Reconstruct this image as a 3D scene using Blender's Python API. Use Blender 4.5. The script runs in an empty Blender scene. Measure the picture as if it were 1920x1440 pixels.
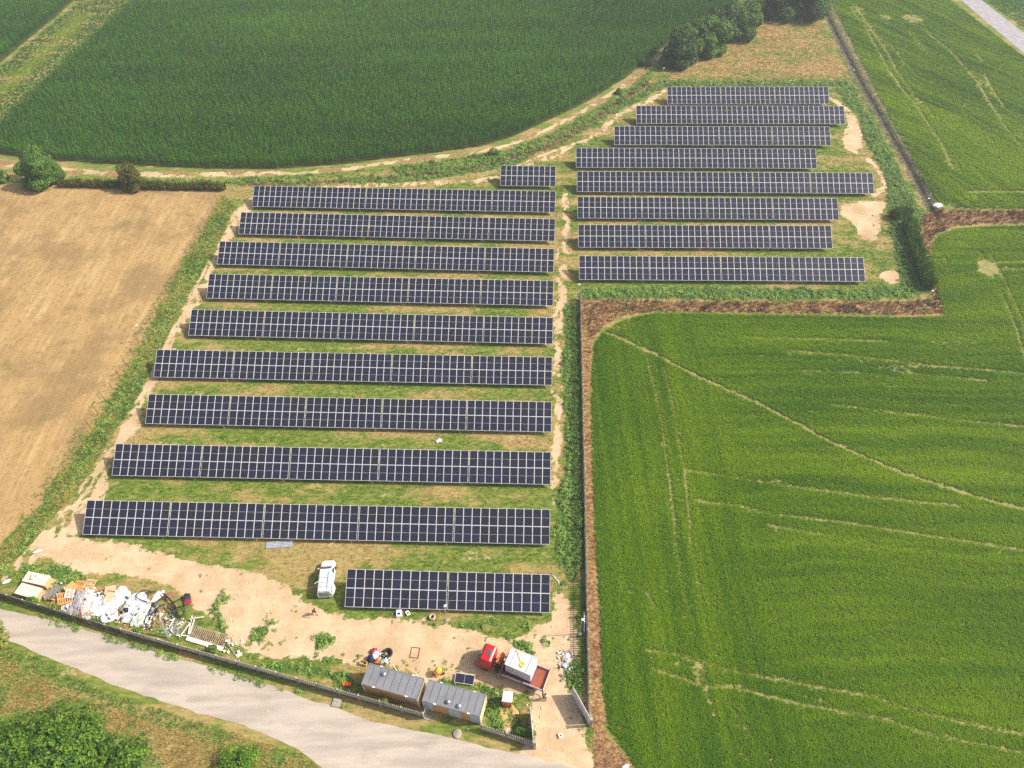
import bpy, bmesh, math, random
import numpy as np
from mathutils import Matrix, Vector

R = math.radians
rng = np.random.default_rng(7)
random.seed(11)
SC = bpy.context.scene
COL = SC.collection

# ------------------------------------------------------------------ camera
FPX, CAM_H, PITCH, ROLL = 1380.05, 87.22, R(47.931), R(-1.103)
_fw = np.array([0, math.cos(PITCH), -math.sin(PITCH)])
_r = np.array([1.0, 0, 0]); _u = np.cross(_r, _fw)
_rr = math.cos(ROLL) * _r + math.sin(ROLL) * _u
_uu = -math.sin(ROLL) * _r + math.cos(ROLL) * _u
cam = bpy.data.cameras.new("camera"); cam.sensor_width = 36; cam.lens = FPX / 1920 * 36
cam.clip_start = 1; cam.clip_end = 6000
co = bpy.data.objects.new("camera", cam); COL.objects.link(co)
M = Matrix.Identity(4)
for i in range(3):
    M[i][0], M[i][1], M[i][2] = _rr[i], _uu[i], -_fw[i]
M[2][3] = CAM_H
co.matrix_world = M
SC.camera = co

# ------------------------------------------------------------------ light
SUN_EL, SUN_AZ = R(44), R(88)          # azimuth clockwise from +Y
w = bpy.data.worlds.new("World"); SC.world = w; w.use_nodes = True
nt = w.node_tree
sky = nt.nodes.new("ShaderNodeTexSky"); sky.sky_type = 'NISHITA'; sky.sun_disc = False
sky.sun_elevation = SUN_EL; sky.sun_rotation = SUN_AZ; sky.air_density = 1.3; sky.dust_density = 5.0; sky.ozone_density = .6
bg = nt.nodes["Background"]; bg.inputs[1].default_value = 0.11
nt.links.new(sky.outputs[0], bg.inputs[0])
sl = bpy.data.lights.new("sun", 'SUN'); sl.energy = 4.2; sl.angle = R(0.53); sl.color = (1, .95, .86)
so = bpy.data.objects.new("sun", sl); COL.objects.link(so)
sd = Vector((math.sin(SUN_AZ) * math.cos(SUN_EL), math.cos(SUN_AZ) * math.cos(SUN_EL), math.sin(SUN_EL)))
so.rotation_euler = (-sd).to_track_quat('-Z', 'Y').to_euler()
SC.view_settings.view_transform = 'Standard'; SC.view_settings.look = 'None'
SC.view_settings.exposure = 0.45; SC.view_settings.gamma = 1
SC.cycles.max_bounces = 5; SC.cycles.diffuse_bounces = 2; SC.cycles.glossy_bounces = 2
SC.cycles.transmission_bounces = 3; SC.cycles.transparent_max_bounces = 4
SC.cycles.use_denoising = False

# ------------------------------------------------------------------ helpers
def at(x, y, z=0.0):
    """photo pixel (1920x1440) -> point on the horizontal plane at height z"""
    d = _fw + _rr * (x - 960) / FPX - _uu * (y - 720) / FPX
    t = (z - CAM_H) / d[2]
    return Vector((d[0] * t, d[1] * t, z))
def P2(pts):
    return np.array([at(*p)[:2] for p in pts])

def lin(c):
    return tuple((v / 255 / 12.92) if v / 255 <= .04045 else ((v / 255 + .055) / 1.055) ** 2.4 for v in c)

def hsh(ix, iy, s):
    v = np.sin(ix * 127.1 + iy * 311.7 + s * 74.7) * 43758.5453
    return v - np.floor(v)
def vn(x, y, s=0):
    ix, iy = np.floor(x), np.floor(y); fx, fy = x - ix, y - iy
    fx = fx * fx * (3 - 2 * fx); fy = fy * fy * (3 - 2 * fy)
    a, b, c, d = hsh(ix, iy, s), hsh(ix + 1, iy, s), hsh(ix, iy + 1, s), hsh(ix + 1, iy + 1, s)
    return (a * (1 - fx) + b * fx) * (1 - fy) + (c * (1 - fx) + d * fx) * fy
def fbm(x, y, s=0, o=4):
    t = 0; a = .5; n = 0
    for k in range(o):
        t = t + a * vn(x, y, s + k); n += a; a *= .55
        x, y = x * 2.03 + 13.7, y * 2.03 + 7.1
    return t / n
def inside(poly, X, Y):
    c = np.zeros(X.shape, bool); n = len(poly)
    for i in range(n):
        x0, y0 = poly[i]; x1, y1 = poly[(i + 1) % n]
        if y0 == y1: continue
        t = (y0 > Y) != (y1 > Y)
        c ^= t & (X < (x1 - x0) * (Y - y0) / (y1 - y0) + x0)
    return c
def dline(pl, X, Y, closed=False):
    d = np.full(X.shape, 1e9); n = len(pl)
    for i in range(n if closed else n - 1):
        x0, y0 = pl[i]; x1, y1 = pl[(i + 1) % n]; dx, dy = x1 - x0, y1 - y0
        L = dx * dx + dy * dy + 1e-12
        t = np.clip(((X - x0) * dx + (Y - y0) * dy) / L, 0, 1)
        d = np.minimum(d, (X - x0 - t * dx) ** 2 + (Y - y0 - t * dy) ** 2)
    return np.sqrt(d)
def sdf(poly, X, Y, m=6):
    """signed distance, positive inside; only worked out near the polygon"""
    o = np.full(X.shape, -m * 1.0)
    b = (X > poly[:, 0].min() - m) & (X < poly[:, 0].max() + m) & (Y > poly[:, 1].min() - m) & (Y < poly[:, 1].max() + m)
    if b.any():
        x, y = X[b], Y[b]; d = np.minimum(dline(poly, x, y, True), m)
        o[b] = np.where(inside(poly, x, y), d, -d)
    return o
def dl(pl, X, Y, m=6):
    o = np.full(X.shape, m * 1.0)
    b = (X > pl[:, 0].min() - m) & (X < pl[:, 0].max() + m) & (Y > pl[:, 1].min() - m) & (Y < pl[:, 1].max() + m)
    if b.any(): o[b] = np.minimum(dline(pl, X[b], Y[b]), m)
    return o
sstep = lambda a, b, x: (lambda t: t * t * (3 - 2 * t))(np.clip((x - a) / (b - a), 0, 1))

class MB:
    """collects shapes; build() links them as ONE mesh object"""
    def __init__(s): s.v = []; s.f = []; s.m = []
    def add(s, vs, fs, mat=0, M=None):
        n = len(s.v)
        s.v += [tuple(M @ Vector(p)) for p in vs] if M is not None else [tuple(p) for p in vs]
        s.f += [tuple(i + n for i in f) for f in fs]; s.m += [mat] * len(fs)
        return s
    def box(s, c, d, mat=0, M=None, rz=0):
        x, y, z = d[0] / 2, d[1] / 2, d[2] / 2
        T = Matrix.Translation(c) @ Matrix.Rotation(rz, 4, 'Z')
        if M is not None: T = M @ T
        return s.add([(-x, -y, -z), (x, -y, -z), (x, y, -z), (-x, y, -z), (-x, -y, z), (x, -y, z), (x, y, z), (-x, y, z)],
                     [(3, 2, 1, 0), (4, 5, 6, 7), (0, 1, 5, 4), (1, 2, 6, 5), (2, 3, 7, 6), (3, 0, 4, 7)], mat, T)
    def bar(s, a, b, w, h, mat=0):
        a, b = Vector(a), Vector(b); d = b - a
        q = d.to_track_quat('X', 'Z').to_matrix().to_4x4()
        return s.box((d.length / 2, 0, 0), (d.length, w, h), mat, Matrix.Translation(a) @ q)
    def tube(s, pts, r, n=8, mat=0, caps=True, closed=False):
        pts = [Vector(p) for p in pts]; N = len(pts); rs = r if hasattr(r, '__len__') else [r] * N
        vs = []; fs = []; prev = None
        for i, p in enumerate(pts):
            a = pts[i - 1] if (i or closed) else p
            b = pts[(i + 1) % N] if (i < N - 1 or closed) else p
            t = (b - a).normalized()
            if prev is None: u = t.orthogonal().normalized()
            else:
                u = prev - t * prev.dot(t); u = u.normalized() if u.length > 1e-6 else t.orthogonal().normalized()
            prev = u; v = t.cross(u)
            vs += [p + (u * math.cos(k * 2 * math.pi / n) + v * math.sin(k * 2 * math.pi / n)) * rs[i] for k in range(n)]
        for i in range(N if closed else N - 1):
            j = (i + 1) % N
            fs += [(i * n + k, i * n + (k + 1) % n, j * n + (k + 1) % n, j * n + k) for k in range(n)]
        if caps and not closed: fs += [tuple(range(n))[::-1], tuple((N - 1) * n + k for k in range(n))]
        return s.add(vs, fs, mat)
    def lathe(s, prof, n=16, mat=0, M=None):
        vs = []; fs = []
        for r, z in prof: vs += [(r * math.cos(k * 2 * math.pi / n), r * math.sin(k * 2 * math.pi / n), z) for k in range(n)]
        for i in range(len(prof) - 1):
            fs += [(i * n + k, i * n + (k + 1) % n, (i + 1) * n + (k + 1) % n, (i + 1) * n + k) for k in range(n)]
        fs += [tuple(range(n))[::-1], tuple((len(prof) - 1) * n + k for k in range(n))]
        return s.add(vs, fs, mat, M)
    def prism(s, poly, z0, z1, mat=0, M=None):
        n = len(poly)
        return s.add([(x, y, z0) for x, y in poly] + [(x, y, z1) for x, y in poly],
                     [tuple(range(n))[::-1], tuple(range(n, 2 * n))] + [(i, (i + 1) % n, n + (i + 1) % n, n + i) for i in range(n)], mat, M)
    def mesh(s, name, mats, smooth=False):
        me = bpy.data.meshes.new(name); me.from_pydata(s.v, [], s.f)
        for m in (mats if isinstance(mats, (list, tuple)) else [mats]): me.materials.append(m)
        me.polygons.foreach_set('material_index', s.m)
        if smooth: me.polygons.foreach_set('use_smooth', [True] * len(s.f))
        me.update(); return me
    def build(s, name, mats, parent=None, smooth=False, loc=None, rz=0, bevel=0):
        o = bpy.data.objects.new(name, s.mesh(name, mats, smooth)); COL.objects.link(o)
        if parent: o.parent = parent
        if loc is not None: o.location = loc
        if rz: o.rotation_euler.z = rz
        if bevel:
            b = o.modifiers.new('bevel', 'BEVEL'); b.width = bevel; b.segments = 2; b.limit_method = 'ANGLE'
        return o

def tag(o, label, cat, group=None, kind=None):
    o['label'] = label; o['category'] = cat
    if group: o['group'] = group
    if kind: o['kind'] = kind
    return o
def thing(name, label, cat, loc=(0, 0, 0), rz=0, group=None):
    o = bpy.data.objects.new(name, None); COL.objects.link(o); o.empty_display_size = .3
    o.location = loc; o.rotation_euler.z = rz
    return tag(o, label, cat, group)
def fastmesh(name, V, Fq, mats, mi=None):
    """numpy quads -> mesh"""
    me = bpy.data.meshes.new(name); nf, k = Fq.shape
    me.vertices.add(len(V)); me.vertices.foreach_set('co', V.astype(np.float32).ravel())
    me.loops.add(nf * k); me.loops.foreach_set('vertex_index', Fq.astype(np.int32).ravel())
    me.polygons.add(nf); me.polygons.foreach_set('loop_start', np.arange(0, nf * k, k, dtype=np.int32))
    for m in mats: me.materials.append(m)
    if mi is not None: me.polygons.foreach_set('material_index', mi.astype(np.int32))
    me.update(calc_edges=True); return me

# ------------------------------------------------------------------ materials
class NT:
    def __init__(s, name):
        s.m = bpy.data.materials.new(name); s.m.use_nodes = True; s.t = s.m.node_tree; s.n = s.t.nodes; s.b = s.n["Principled BSDF"]
        s.pos = None
    def P(s):
        if s.pos is None: s.pos = s.n.new("ShaderNodeNewGeometry").outputs['Position']
        return s.pos
    def L(s, a, b): s.t.links.new(a, b)
    def val(s, x, sock):
        if isinstance(x, (int, float)): sock.default_value = x
        elif isinstance(x, (tuple, list)): sock.default_value = tuple(x) + ((1,) if len(x) == 3 and len(sock.default_value) == 4 else ())
        else: s.L(x, sock)
    def noise(s, scale, detail=3, rough=.55, vec=None, dist=0, out=0):
        n = s.n.new("ShaderNodeTexNoise"); n.inputs['Scale'].default_value = scale; n.inputs['Detail'].default_value = detail
        n.inputs['Roughness'].default_value = rough; n.inputs['Distortion'].default_value = dist
        s.L(vec or s.P(), n.inputs['Vector']); return n.outputs[out]
    def vmap(s, scale=(1, 1, 1), rz=0, vec=None):
        n = s.n.new("ShaderNodeMapping"); n.inputs['Scale'].default_value = scale; n.inputs['Rotation'].default_value = (0, 0, rz)
        s.L(vec or s.P(), n.inputs['Vector']); return n.outputs[0]
    def ramp(s, x, a, b, lo=0, hi=1):
        n = s.n.new("ShaderNodeMapRange"); n.interpolation_type = 'SMOOTHSTEP'
        for k, v in zip((1, 2, 3, 4), (a, b, lo, hi)): n.inputs[k].default_value = v
        s.L(x, n.inputs[0]); return n.outputs[0]
    def math(s, op, a, b=0.0):
        n = s.n.new("ShaderNodeMath"); n.operation = op; s.val(a, n.inputs[0]); s.val(b, n.inputs[1]); return n.outputs[0]
    def mix(s, f, a, b, mode='MIX'):
        n = s.n.new("ShaderNodeMix"); n.data_type = 'RGBA'; n.blend_type = mode
        s.val(f, n.inputs[0]); s.val(a, n.inputs[6]); s.val(b, n.inputs[7]); return n.outputs[2]
    def attr(s, name, inst=False):
        n = s.n.new("ShaderNodeAttribute"); n.attribute_name = name
        if inst: n.attribute_type = 'INSTANCER'
        return n.outputs['Fac']
    def bump(s, h, st=.3, d=.1):
        n = s.n.new("ShaderNodeBump"); n.inputs['Strength'].default_value = st; n.inputs['Distance'].default_value = d
        s.L(h, n.inputs['Height']); s.L(n.outputs[0], s.b.inputs['Normal'])
    def done(s, col, rough=.8, spec=.3, metal=0):
        s.val(col, s.b.inputs['Base Color']); s.val(rough, s.b.inputs['Roughness']); s.b.inputs['Specular IOR Level'].default_value = spec
        s.b.inputs['Metallic'].default_value = metal; return s.m

def mat(name, col, rough=.6, spec=.3, metal=0, var=.18, scale=2.5, dirt=None, dirt_amt=.4, obj=False):
    """plain coloured surface with uneven tone, optionally stained"""
    t = NT(name); vec = None
    if obj: vec = t.n.new("ShaderNodeTexCoord").outputs['Object']
    n = t.noise(scale, 4, .6, vec)
    a = tuple(min(1, c * (1 - var)) for c in col); b = tuple(min(1, c * (1 + var)) for c in col)
    c = t.mix(t.ramp(n, .3, .7), a, b)
    if dirt:
        c = t.mix(t.math('MULTIPLY', t.ramp(t.noise(scale * .7, 5, .7, vec), .48, .7), dirt_amt), c, dirt)
    return t.done(c, rough, spec, metal)

def leafmat(name, lo, hi, rough=.5, spec=.3, trans=.3, inst=True, tip=None):
    """leaf: tone set per plant (tint), light passing through"""
    t = NT(name)
    if inst: f = t.attr('tint', True)
    else: f = t.ramp(t.noise(.9, 3), .3, .7)
    oi = t.n.new("ShaderNodeNewGeometry").outputs['Random Per Island']
    f2 = t.math('ADD', f, t.math('MULTIPLY', t.math('SUBTRACT', oi, .5), .45))
    c = t.mix(f2, lo, hi)
    t.done(c, rough, spec)
    tr = t.n.new("ShaderNodeBsdfTranslucent"); t.L(c, tr.inputs[0])
    mx = t.n.new("ShaderNodeMixShader"); mx.inputs[0].default_value = trans
    out = t.n["Material Output"]
    t.L(t.b.outputs[0], mx.inputs[1]); t.L(tr.outputs[0], mx.inputs[2]); t.L(mx.outputs[0], out.inputs[0])
    return t.m
# ================================================================== THE SETTING
# outlines are traced on the photo and laid out on the ground plane
YARD = P2([(88,1000),(150,1003),(250,1022),(330,1042),(420,1060),(480,1072),(520,1085),(548,1112),(590,1132),(640,1152),(700,1158),(760,1163),(840,1172),(900,1180),(960,1190),(1000,1180),(1030,1165),(1036,1100),(1052,1086),(1064,1110),(1075,1150),(1078,1220),(1070,1290),(1090,1340),(1098,1400),(1110,1500),(960,1500),(985,1412),(1000,1395),(995,1340),(985,1310),(940,1295),(900,1283),(860,1280),(800,1270),(700,1240),(670,1255),(600,1240),(540,1235),(470,1225),(430,1200),(380,1150),(330,1100),(240,1080),(140,1072),(80,1050),(60,1020)])
TRACK_W = P2([(95,1010),(160,905),(215,820),(265,740),(300,665),(340,585),(385,500),(425,430),(447,388),(468,368),(478,372),(474,392),(442,442),(410,498),(388,560),(356,600),(338,645),(288,730),(270,800),(215,850),(200,920),(160,1010)])
PATCH_E = P2([(1573,384),(1640,378),(1662,378),(1656,402),(1640,450),(1612,444),(1600,420),(1576,404)])
PATCH_N = P2([(1592,205),(1604,217),(1617,258),(1609,290),(1600,286),(1577,278),(1586,250)])
PATCH_S = P2([(1655,500),(1690,505),(1697,530),(1670,540),(1640,520)])
PATCH_M = P2([(1046,362),(1074,372),(1076,420),(1070,470),(1074,520),(1058,545),(1048,520),(1050,470),(1044,420)])
PATH_M = P2([(1060,365),(1062,420),(1058,470),(1055,530),(1050,590),(1046,660),(1047,740),(1048,800),(1046,850),(1040,900),(1046,960)])
PATH_N = P2([(610,352),(700,346),(800,344),(890,340),(935,331),(1000,306),(1060,282),(1110,257),(1160,217),(1210,191),(1248,171)])
PATH_N2 = P2([(960,318),(1000,298),(1060,276)])
PATH_E = P2([(1555,182),(1585,205),(1600,240)])
PATH_E2 = P2([(1640,365),(1660,350),(1650,320),(1632,300)])
GATEWAY = P2([(1000,1330),(1062,1310),(1100,1380),(1130,1500),(950,1500)])
LUSH = [P2(q) for q in (
 [(1056,572),(1084,565),(1088,700),(1092,850),(1096,1000),(1096,1070),(1070,1090),(1042,1060),(1037,1000),(1040,930),(1058,870),(1058,700)],
 [(1560,165),(1600,160),(1640,230),(1690,320),(1730,400),(1748,545),(1700,562),(1088,562),(1088,540),(1600,540),(1690,535),(1670,450),(1664,390),(1664,345),(1640,300),(1622,262),(1608,215)],
 [(1240,150),(1590,150),(1590,163),(1240,165)],
 [(440,352),(600,338),(760,325),(900,300),(1000,278),(1100,230),(1240,150),(1246,165),(1160,208),(1060,268),(940,318),(760,342),(560,346),(470,352)],
 [(500,1250),(545,1238),(600,1242),(650,1255),(672,1285),(600,1275),(540,1262)],
 [(830,1278),(870,1282),(905,1290),(955,1296),(985,1330),(1002,1392),(905,1362),(915,1305),(850,1288)],
 [(1035,1082),(1062,1088),(1062,1118),(1042,1120)], [(1060,1250),(1090,1240),(1094,1300),(1075,1298),(1062,1275)],
 [(1842,-5),(1925,58),(2040,150),(2040,-60),(1790,-60)],
 [(40,1085),(90,1060),(130,1062),(150,1090),(110,1110),(60,1075)],
)]
SPARSE = [P2(q) for q in ([(945,1178),(1024,1172),(1034,1215),(985,1232),(955,1212)],[(640,1148),(720,1152),(840,1166),(1030,1164),(1030,1176),(900,1180),(640,1158)],
 [(465,1172),(505,1160),(545,1190),(505,1212),(465,1205)],[(400,1150),(440,1160),(470,1230),(430,1225)],[(560,1190),(640,1195),(680,1235),(600,1240)],[(40,1060),(130,1062),(180,1085),(130,1095),(50,1085)],[(755,1240),(800,1238),(812,1262),(770,1268)],[(380,1095),(440,1120),(400,1150),(360,1120)])]
VERGE_W = P2([(418,364),(440,385),(425,430),(340,580),(265,735),(160,900),(60,1020),(0,1085),(-60,1100),(-60,1060),(0,1030),(30,1010),(110,900),(200,760),(290,600),(380,430)])
MIX_W = P2([(438,395),(446,400),(385,505),(345,590),(318,660),(268,755),(222,830),(165,925),(100,1010),(60,1060),(10,1090),(0,1075),(70,1000),(150,890),(210,805),(252,735),(330,585),(375,500),(420,425)])
BANK_S = P2([(1088,562),(1160,563),(1300,566),(1500,566),(1700,566),(1745,562),(1768,588),(1690,592),(1500,588),(1300,585),(1230,584),(1165,592),(1130,612),(1112,640),(1090,600)])
BANK_E = P2([(1735,400),(1765,392),(1830,395),(1930,394),(2300,394),(2300,419),(1930,419),(1835,421),(1785,425),(1750,445),(1742,480),(1765,575),(1768,590),(1755,585),(1728,480),(1718,430)])
BANK_F = P2([(1089,585),(1110,640),(1107,700),(1108,800),(1110,900),(1115,1000),(1120,1100),(1125,1200),(1130,1310),(1138,1370),(1190,1445),(1230,1520),(1120,1520),(1112,1440),(1108,1370),(1106,1340),(1099,1000),(1093,800),(1089,640)])
RUST = P2([(930,300),(1000,285),(1040,262),(1100,228),(1145,196),(1180,175),(1215,155),(1222,160),(1180,184),(1145,206),(1100,240),(1045,274),(1000,292),(930,306)])
RUST2 = P2([(440,345),(560,344),(700,336),(860,318),(930,306),(930,312),(860,324),(700,341),(560,349),(440,350)])
DITCH = P2([(1537,-20),(1546,15),(1562,50),(1590,105),(1618,160),(1645,205),(1672,255),(1700,300),(1722,340),(1742,380),(1752,400)])
MEADOW = P2([(1262,132),(1300,112),(1345,88),(1400,52),(1440,34),(1500,32),(1533,28),(1560,80),(1590,142),(1596,152),(1250,154)])
STUBBLE = P2([(-900,318),(-300,332),(0,341),(150,348),(300,355),(414,360),(395,400),(340,490),(285,600),(200,745),(120,868),(60,960),(0,1022),(-80,1060),(-900,1100)])
ROAD = P2([(-500,990),(-200,1080),(0,1142),(111,1166),(194,1191),(278,1218),(361,1242),(472,1274),(528,1293),(620,1324),(701,1353),(810,1376),(891,1396),(972,1411),(1040,1430),(1100,1445),(1500,1620),(1400,1800),(900,1600),(690,1490),(605,1440),(560,1404),(480,1368),(361,1332),(264,1302),(194,1276),(119,1244),(20,1204),(-200,1110),(-500,1020)])
TRACK_N = [P2([(-400,288),(-100,300),(0,306),(100,318),(200,325),(330,328),(420,327),(520,325)]), P2([(420,327),(560,325),(650,317),(720,306),(820,294),(900,285),(960,270),(1030,241),(1100,205),(1170,160),(1225,117),(1260,88),(1320,50),(1400,5),(1440,-25)])]
MAIZE = P2([(-600,240),(-300,255),(0,290),(60,297),(150,304),(290,312),(400,317),(520,317),(640,309),(720,298),(820,286),(900,275),(960,257),(1020,230),(1100,192),(1170,148),(1225,106),(1262,74),(1310,42),(1390,0),(1430,-40),(300,-40),(255,0),(60,180),(0,236),(-80,310)])[2:]
MAIZE_W = P2([(140,0),(100,35),(0,118),(-150,240),(-600,300),(-600,-40),(180,-40)])
RICE_S = P2([(1116,645),(1128,628),(1165,602),(1230,589),(1300,590),(1500,593),(1690,597),(1772,594),(1757,540),(1744,495),(1748,465),(1762,442),(1792,430),(1840,427),(1930,424),(2500,424),(2700,1600),(1260,1600),(1225,1500),(1185,1425),(1145,1365),(1134,1300),(1130,1200),(1125,1100),(1119,1000),(1114,900),(1112,800),(1111,700)])
RICE_N = P2([(1560,-40),(1560,5),(1600,85),(1650,182),(1700,275),(1735,345),(1760,380),(1800,390),(1930,391),(2500,391),(2200,250),(1925,112),(1860,62),(1782,0),(1740,-40)])
TARMAC = P2([(1750,-40),(1802,0),(1860,50),(1920,100),(2010,172),(2200,320),(2300,320),(2150,200),(2010,125),(1920,62),(1840,0),(1790,-40)])

def ground_masks(X, Y):
    """0..1 covers on the site ground: dirt, lush, dead, mud"""
    n1 = fbm(X * .35, Y * .35, 1); n2 = fbm(X * 1.3, Y * 1.3, 5); nn = (n1 - .5) * 2.6 + (n2 - .5) * 1.7
    d = np.full(X.shape, -6.0)
    for q, k in ((YARD, 0), (TRACK_W, -.2), (PATCH_E, 0), (PATCH_N, .1), (PATCH_S, -.7), (PATCH_M, -.9), (GATEWAY, .4)):
        d = np.maximum(d, sdf(q, X, Y) + k)
    for q, wd in ((PATH_M, .75), (PATH_N, .8), (PATH_N2, .6), (PATH_E, .6), (PATH_E2, .6)):
        d = np.maximum(d, wd - dl(q, X, Y))
    spk = sstep(.50, .64, fbm(X * 1.2, Y * .55, 23)); soft = np.maximum(sdf(TRACK_W, X, Y), np.maximum(sdf(PATCH_M, X, Y), 1.2 - np.minimum(dl(PATH_M, X, Y), dl(PATH_N, X, Y))))
    w1 = np.abs(dl(TRACK_N[0], X, Y)); w2 = dl(TRACK_N[1], X, Y)
    dirt = sstep(-.5, .6, d + nn * .8) * (1 - .75 * spk * sstep(-.5, .5, soft))
    # isolated bare spots among the grass of the site
    site = (X > -64) & (X < 70) & (Y > 33) & (Y < 186)
    spots = sstep(.63, .75, fbm(X * .22, Y * .5, 21)) * .45 * site
    dirt = np.maximum(dirt, spots)
    mix = sstep(-.4, .3, sdf(MIX_W, X, Y) + nn * .3); dirt = np.maximum(dirt, mix * sstep(.42, .54, fbm(X * 1.7, Y * .7, 25)))
    dirt = np.maximum(dirt, sstep(-.5, .3, 1.15 - w1 + nn * .5) * .85); dirt = np.maximum(dirt, sstep(-.4, .3, 0.75 - w2 + nn * .45))
    u = np.full(X.shape, -6.0)
    for q in LUSH: u = np.maximum(u, sdf(q, X, Y))
    lush = sstep(-.4, .7, u + nn * .75)
    v = np.full(X.shape, -6.0)
    for q in SPARSE: v = np.maximum(v, sdf(q, X, Y))
    lush = np.maximum(lush, sstep(-.6, .3, v) * sstep(.54, .66, fbm(X * .75, Y * .75, 27)))
    m = np.maximum(np.maximum(sdf(BANK_S, X, Y), sdf(BANK_E, X, Y)), sdf(BANK_F, X, Y))
    m = np.maximum(m, np.maximum(sdf(RUST, X, Y), sdf(RUST2, X, Y) - .2))
    dead = sstep(-.3, .5, m + nn * .35)
    dead = np.maximum(dead, np.maximum(sstep(2.4, .8, w1), sstep(1.6, .5, w2)) * (.15 + .5 * sstep(.4, .6, n1)))
    mud = sstep(.2, -.6, dl(DITCH, X, Y) - 1.0 + nn * .25)
    vw = sstep(-.2, .5, sdf(VERGE_W, X, Y)); lush = np.maximum(lush, vw * .7)
    dirt = dirt * (1 - dead) * (1 - mud) * (1 - .85 * lush) * (1 - vw)
    return dirt, lush, dead, mud
def dryness(X, Y):
    """how far the grass between the rows has dried out (streaks along the rows)"""
    return fbm(X * .10 + 3, Y * .42, 31) * .65 + fbm(X * .5, Y * .9, 37) * .35

def field_sheet(name, poly, m, z, label, cat, jit=.18, step=.6):
    pts = []
    n = len(poly)
    for i in range(n):
        a, b = poly[i], poly[(i + 1) % n]; L = np.hypot(*(b - a)); k = max(1, min(400, int(L / step)))
        for j in range(k):
            q = a + (b - a) * j / k
            if L < 300: q = q + (np.array([vn(q[0] * .9, q[1] * .9, 3), vn(q[0] * .9 + 40, q[1] * .9, 4)]) - .5) * 2 * jit
            pts.append(q)
    bm = bmesh.new(); vs = [bm.verts.new((q[0], q[1], z)) for q in pts]
    f = bm.faces.new(vs); bm.normal_update()
    if f.normal.z < 0: f.normal_flip()
    bmesh.ops.triangulate(bm, faces=bm.faces[:])
    me = bpy.data.meshes.new(name); bm.to_mesh(me); bm.free(); me.materials.append(m)
    o = bpy.data.objects.new(name, me); COL.objects.link(o)
    return tag(o, label, cat, kind='structure')

# ---- ground: one sheet to the horizon, finer inside the picture
def axis(lo, hi, st, far):
    c = np.arange(lo, hi, st); a = []; s = st; x = lo
    while x > -far: s *= 1.35; x -= s; a.append(x)
    b = []; s = st; x = c[-1]
    while x < far: s *= 1.35; x += s; b.append(x)
    return np.concatenate([a[::-1], c, b])
gx = axis(-105, 112, .42, 2500); gy = axis(18, 255, .42, 2500)
GX, GY = np.meshgrid(gx, gy)
dirt, lush, dead, mud = ground_masks(GX, GY)
dry = dryness(GX, GY)
GZ = -.8 * sstep(1.2, .3, dl(DITCH, GX, GY))
t = NT('site_ground')
fine = t.noise(2.2, 5, .65); mid = t.noise(.35, 3); grit = t.noise(9, 3, .7)
c_soil = t.mix(t.ramp(mid, .35, .65), lin((206,180,146)), lin((190,162,126)))
c_soil = t.mix(t.math('MULTIPLY', t.ramp(fine, .5, .72), .5), c_soil, lin((158,128,96)))
c_soil = t.mix(t.math('MULTIPLY', t.ramp(t.noise(.11, 5, .65), .45, .65), .55), c_soil, lin((172,146,114)))
c_soil = t.mix(t.math('MULTIPLY', t.ramp(t.noise(.5, 4, .6, t.vmap((.35, 2.4, 1), R(-12))), .56, .70), .4), c_soil, lin((222,200,168)))
c_soil = t.mix(t.ramp(grit, .62, .76), c_soil, lin((222,198,164)))
stretch = t.vmap((.5, 2.0, 1))
c_grass = t.mix(t.ramp(t.noise(1.2, 4, .6, stretch), .35, .7), lin((88,110,40)), lin((134,138,66)))
c_dry = t.mix(t.ramp(t.noise(1.6, 4, .6, stretch), .35, .7), lin((166,146,94)), lin((136,120,72)))
drm = t.ramp(t.math('ADD', t.attr('dry'), t.math('MULTIPLY', t.math('SUBTRACT', fine, .5), .3)), .45, .6)
c = t.mix(drm, c_grass, c_dry)
c = t.mix(t.ramp(t.math('ADD', t.attr('lush'), t.math('MULTIPLY', t.math('SUBTRACT', fine, .5), .6)), .35, .65), c, t.mix(t.ramp(fine, .35, .65), lin((62,92,38)), lin((92,116,54))))
c = t.mix(t.ramp(t.math('ADD', t.attr('dirt'), t.math('MULTIPLY', t.math('SUBTRACT', fine, .5), .9)), .38, .62), c, c_soil)
c_dead = t.mix(t.ramp(fine, .35, .65), lin((112,86,60)), lin((172,138,98)))
c = t.mix(t.ramp(t.math('ADD', t.attr('dead'), t.math('MULTIPLY', t.math('SUBTRACT', fine, .5), .5)), .35, .65), c, c_dead)
c = t.mix(t.attr('mud'), c, t.mix(t.ramp(fine, .4, .6), lin((92,86,74)), lin((128,120,104))))
t.bump(t.math('ADD', fine, t.math('MULTIPLY', grit, .4)), .5, .12)
GROUND = t.done(c, .95, .1)
ny, nx = GX.shape
idx = np.arange(nx * ny).reshape(ny, nx)
Fq = np.stack([idx[:-1, :-1], idx[:-1, 1:], idx[1:, 1:], idx[1:, :-1]], -1).reshape(-1, 4)
me = fastmesh('ground', np.stack([GX, GY, GZ], -1).reshape(-1, 3), Fq, [GROUND])
for k, a in (('dirt', dirt), ('lush', lush), ('dead', dead), ('mud', mud), ('dry', dry)):
    me.attributes.new(k, 'FLOAT', 'POINT').data.foreach_set('value', a.astype(np.float32).ravel())
go = bpy.data.objects.new('ground', me); COL.objects.link(go)
tag(go, 'sandy ground of the solar farm with worn grass and dirt tracks', 'ground', kind='structure')

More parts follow.
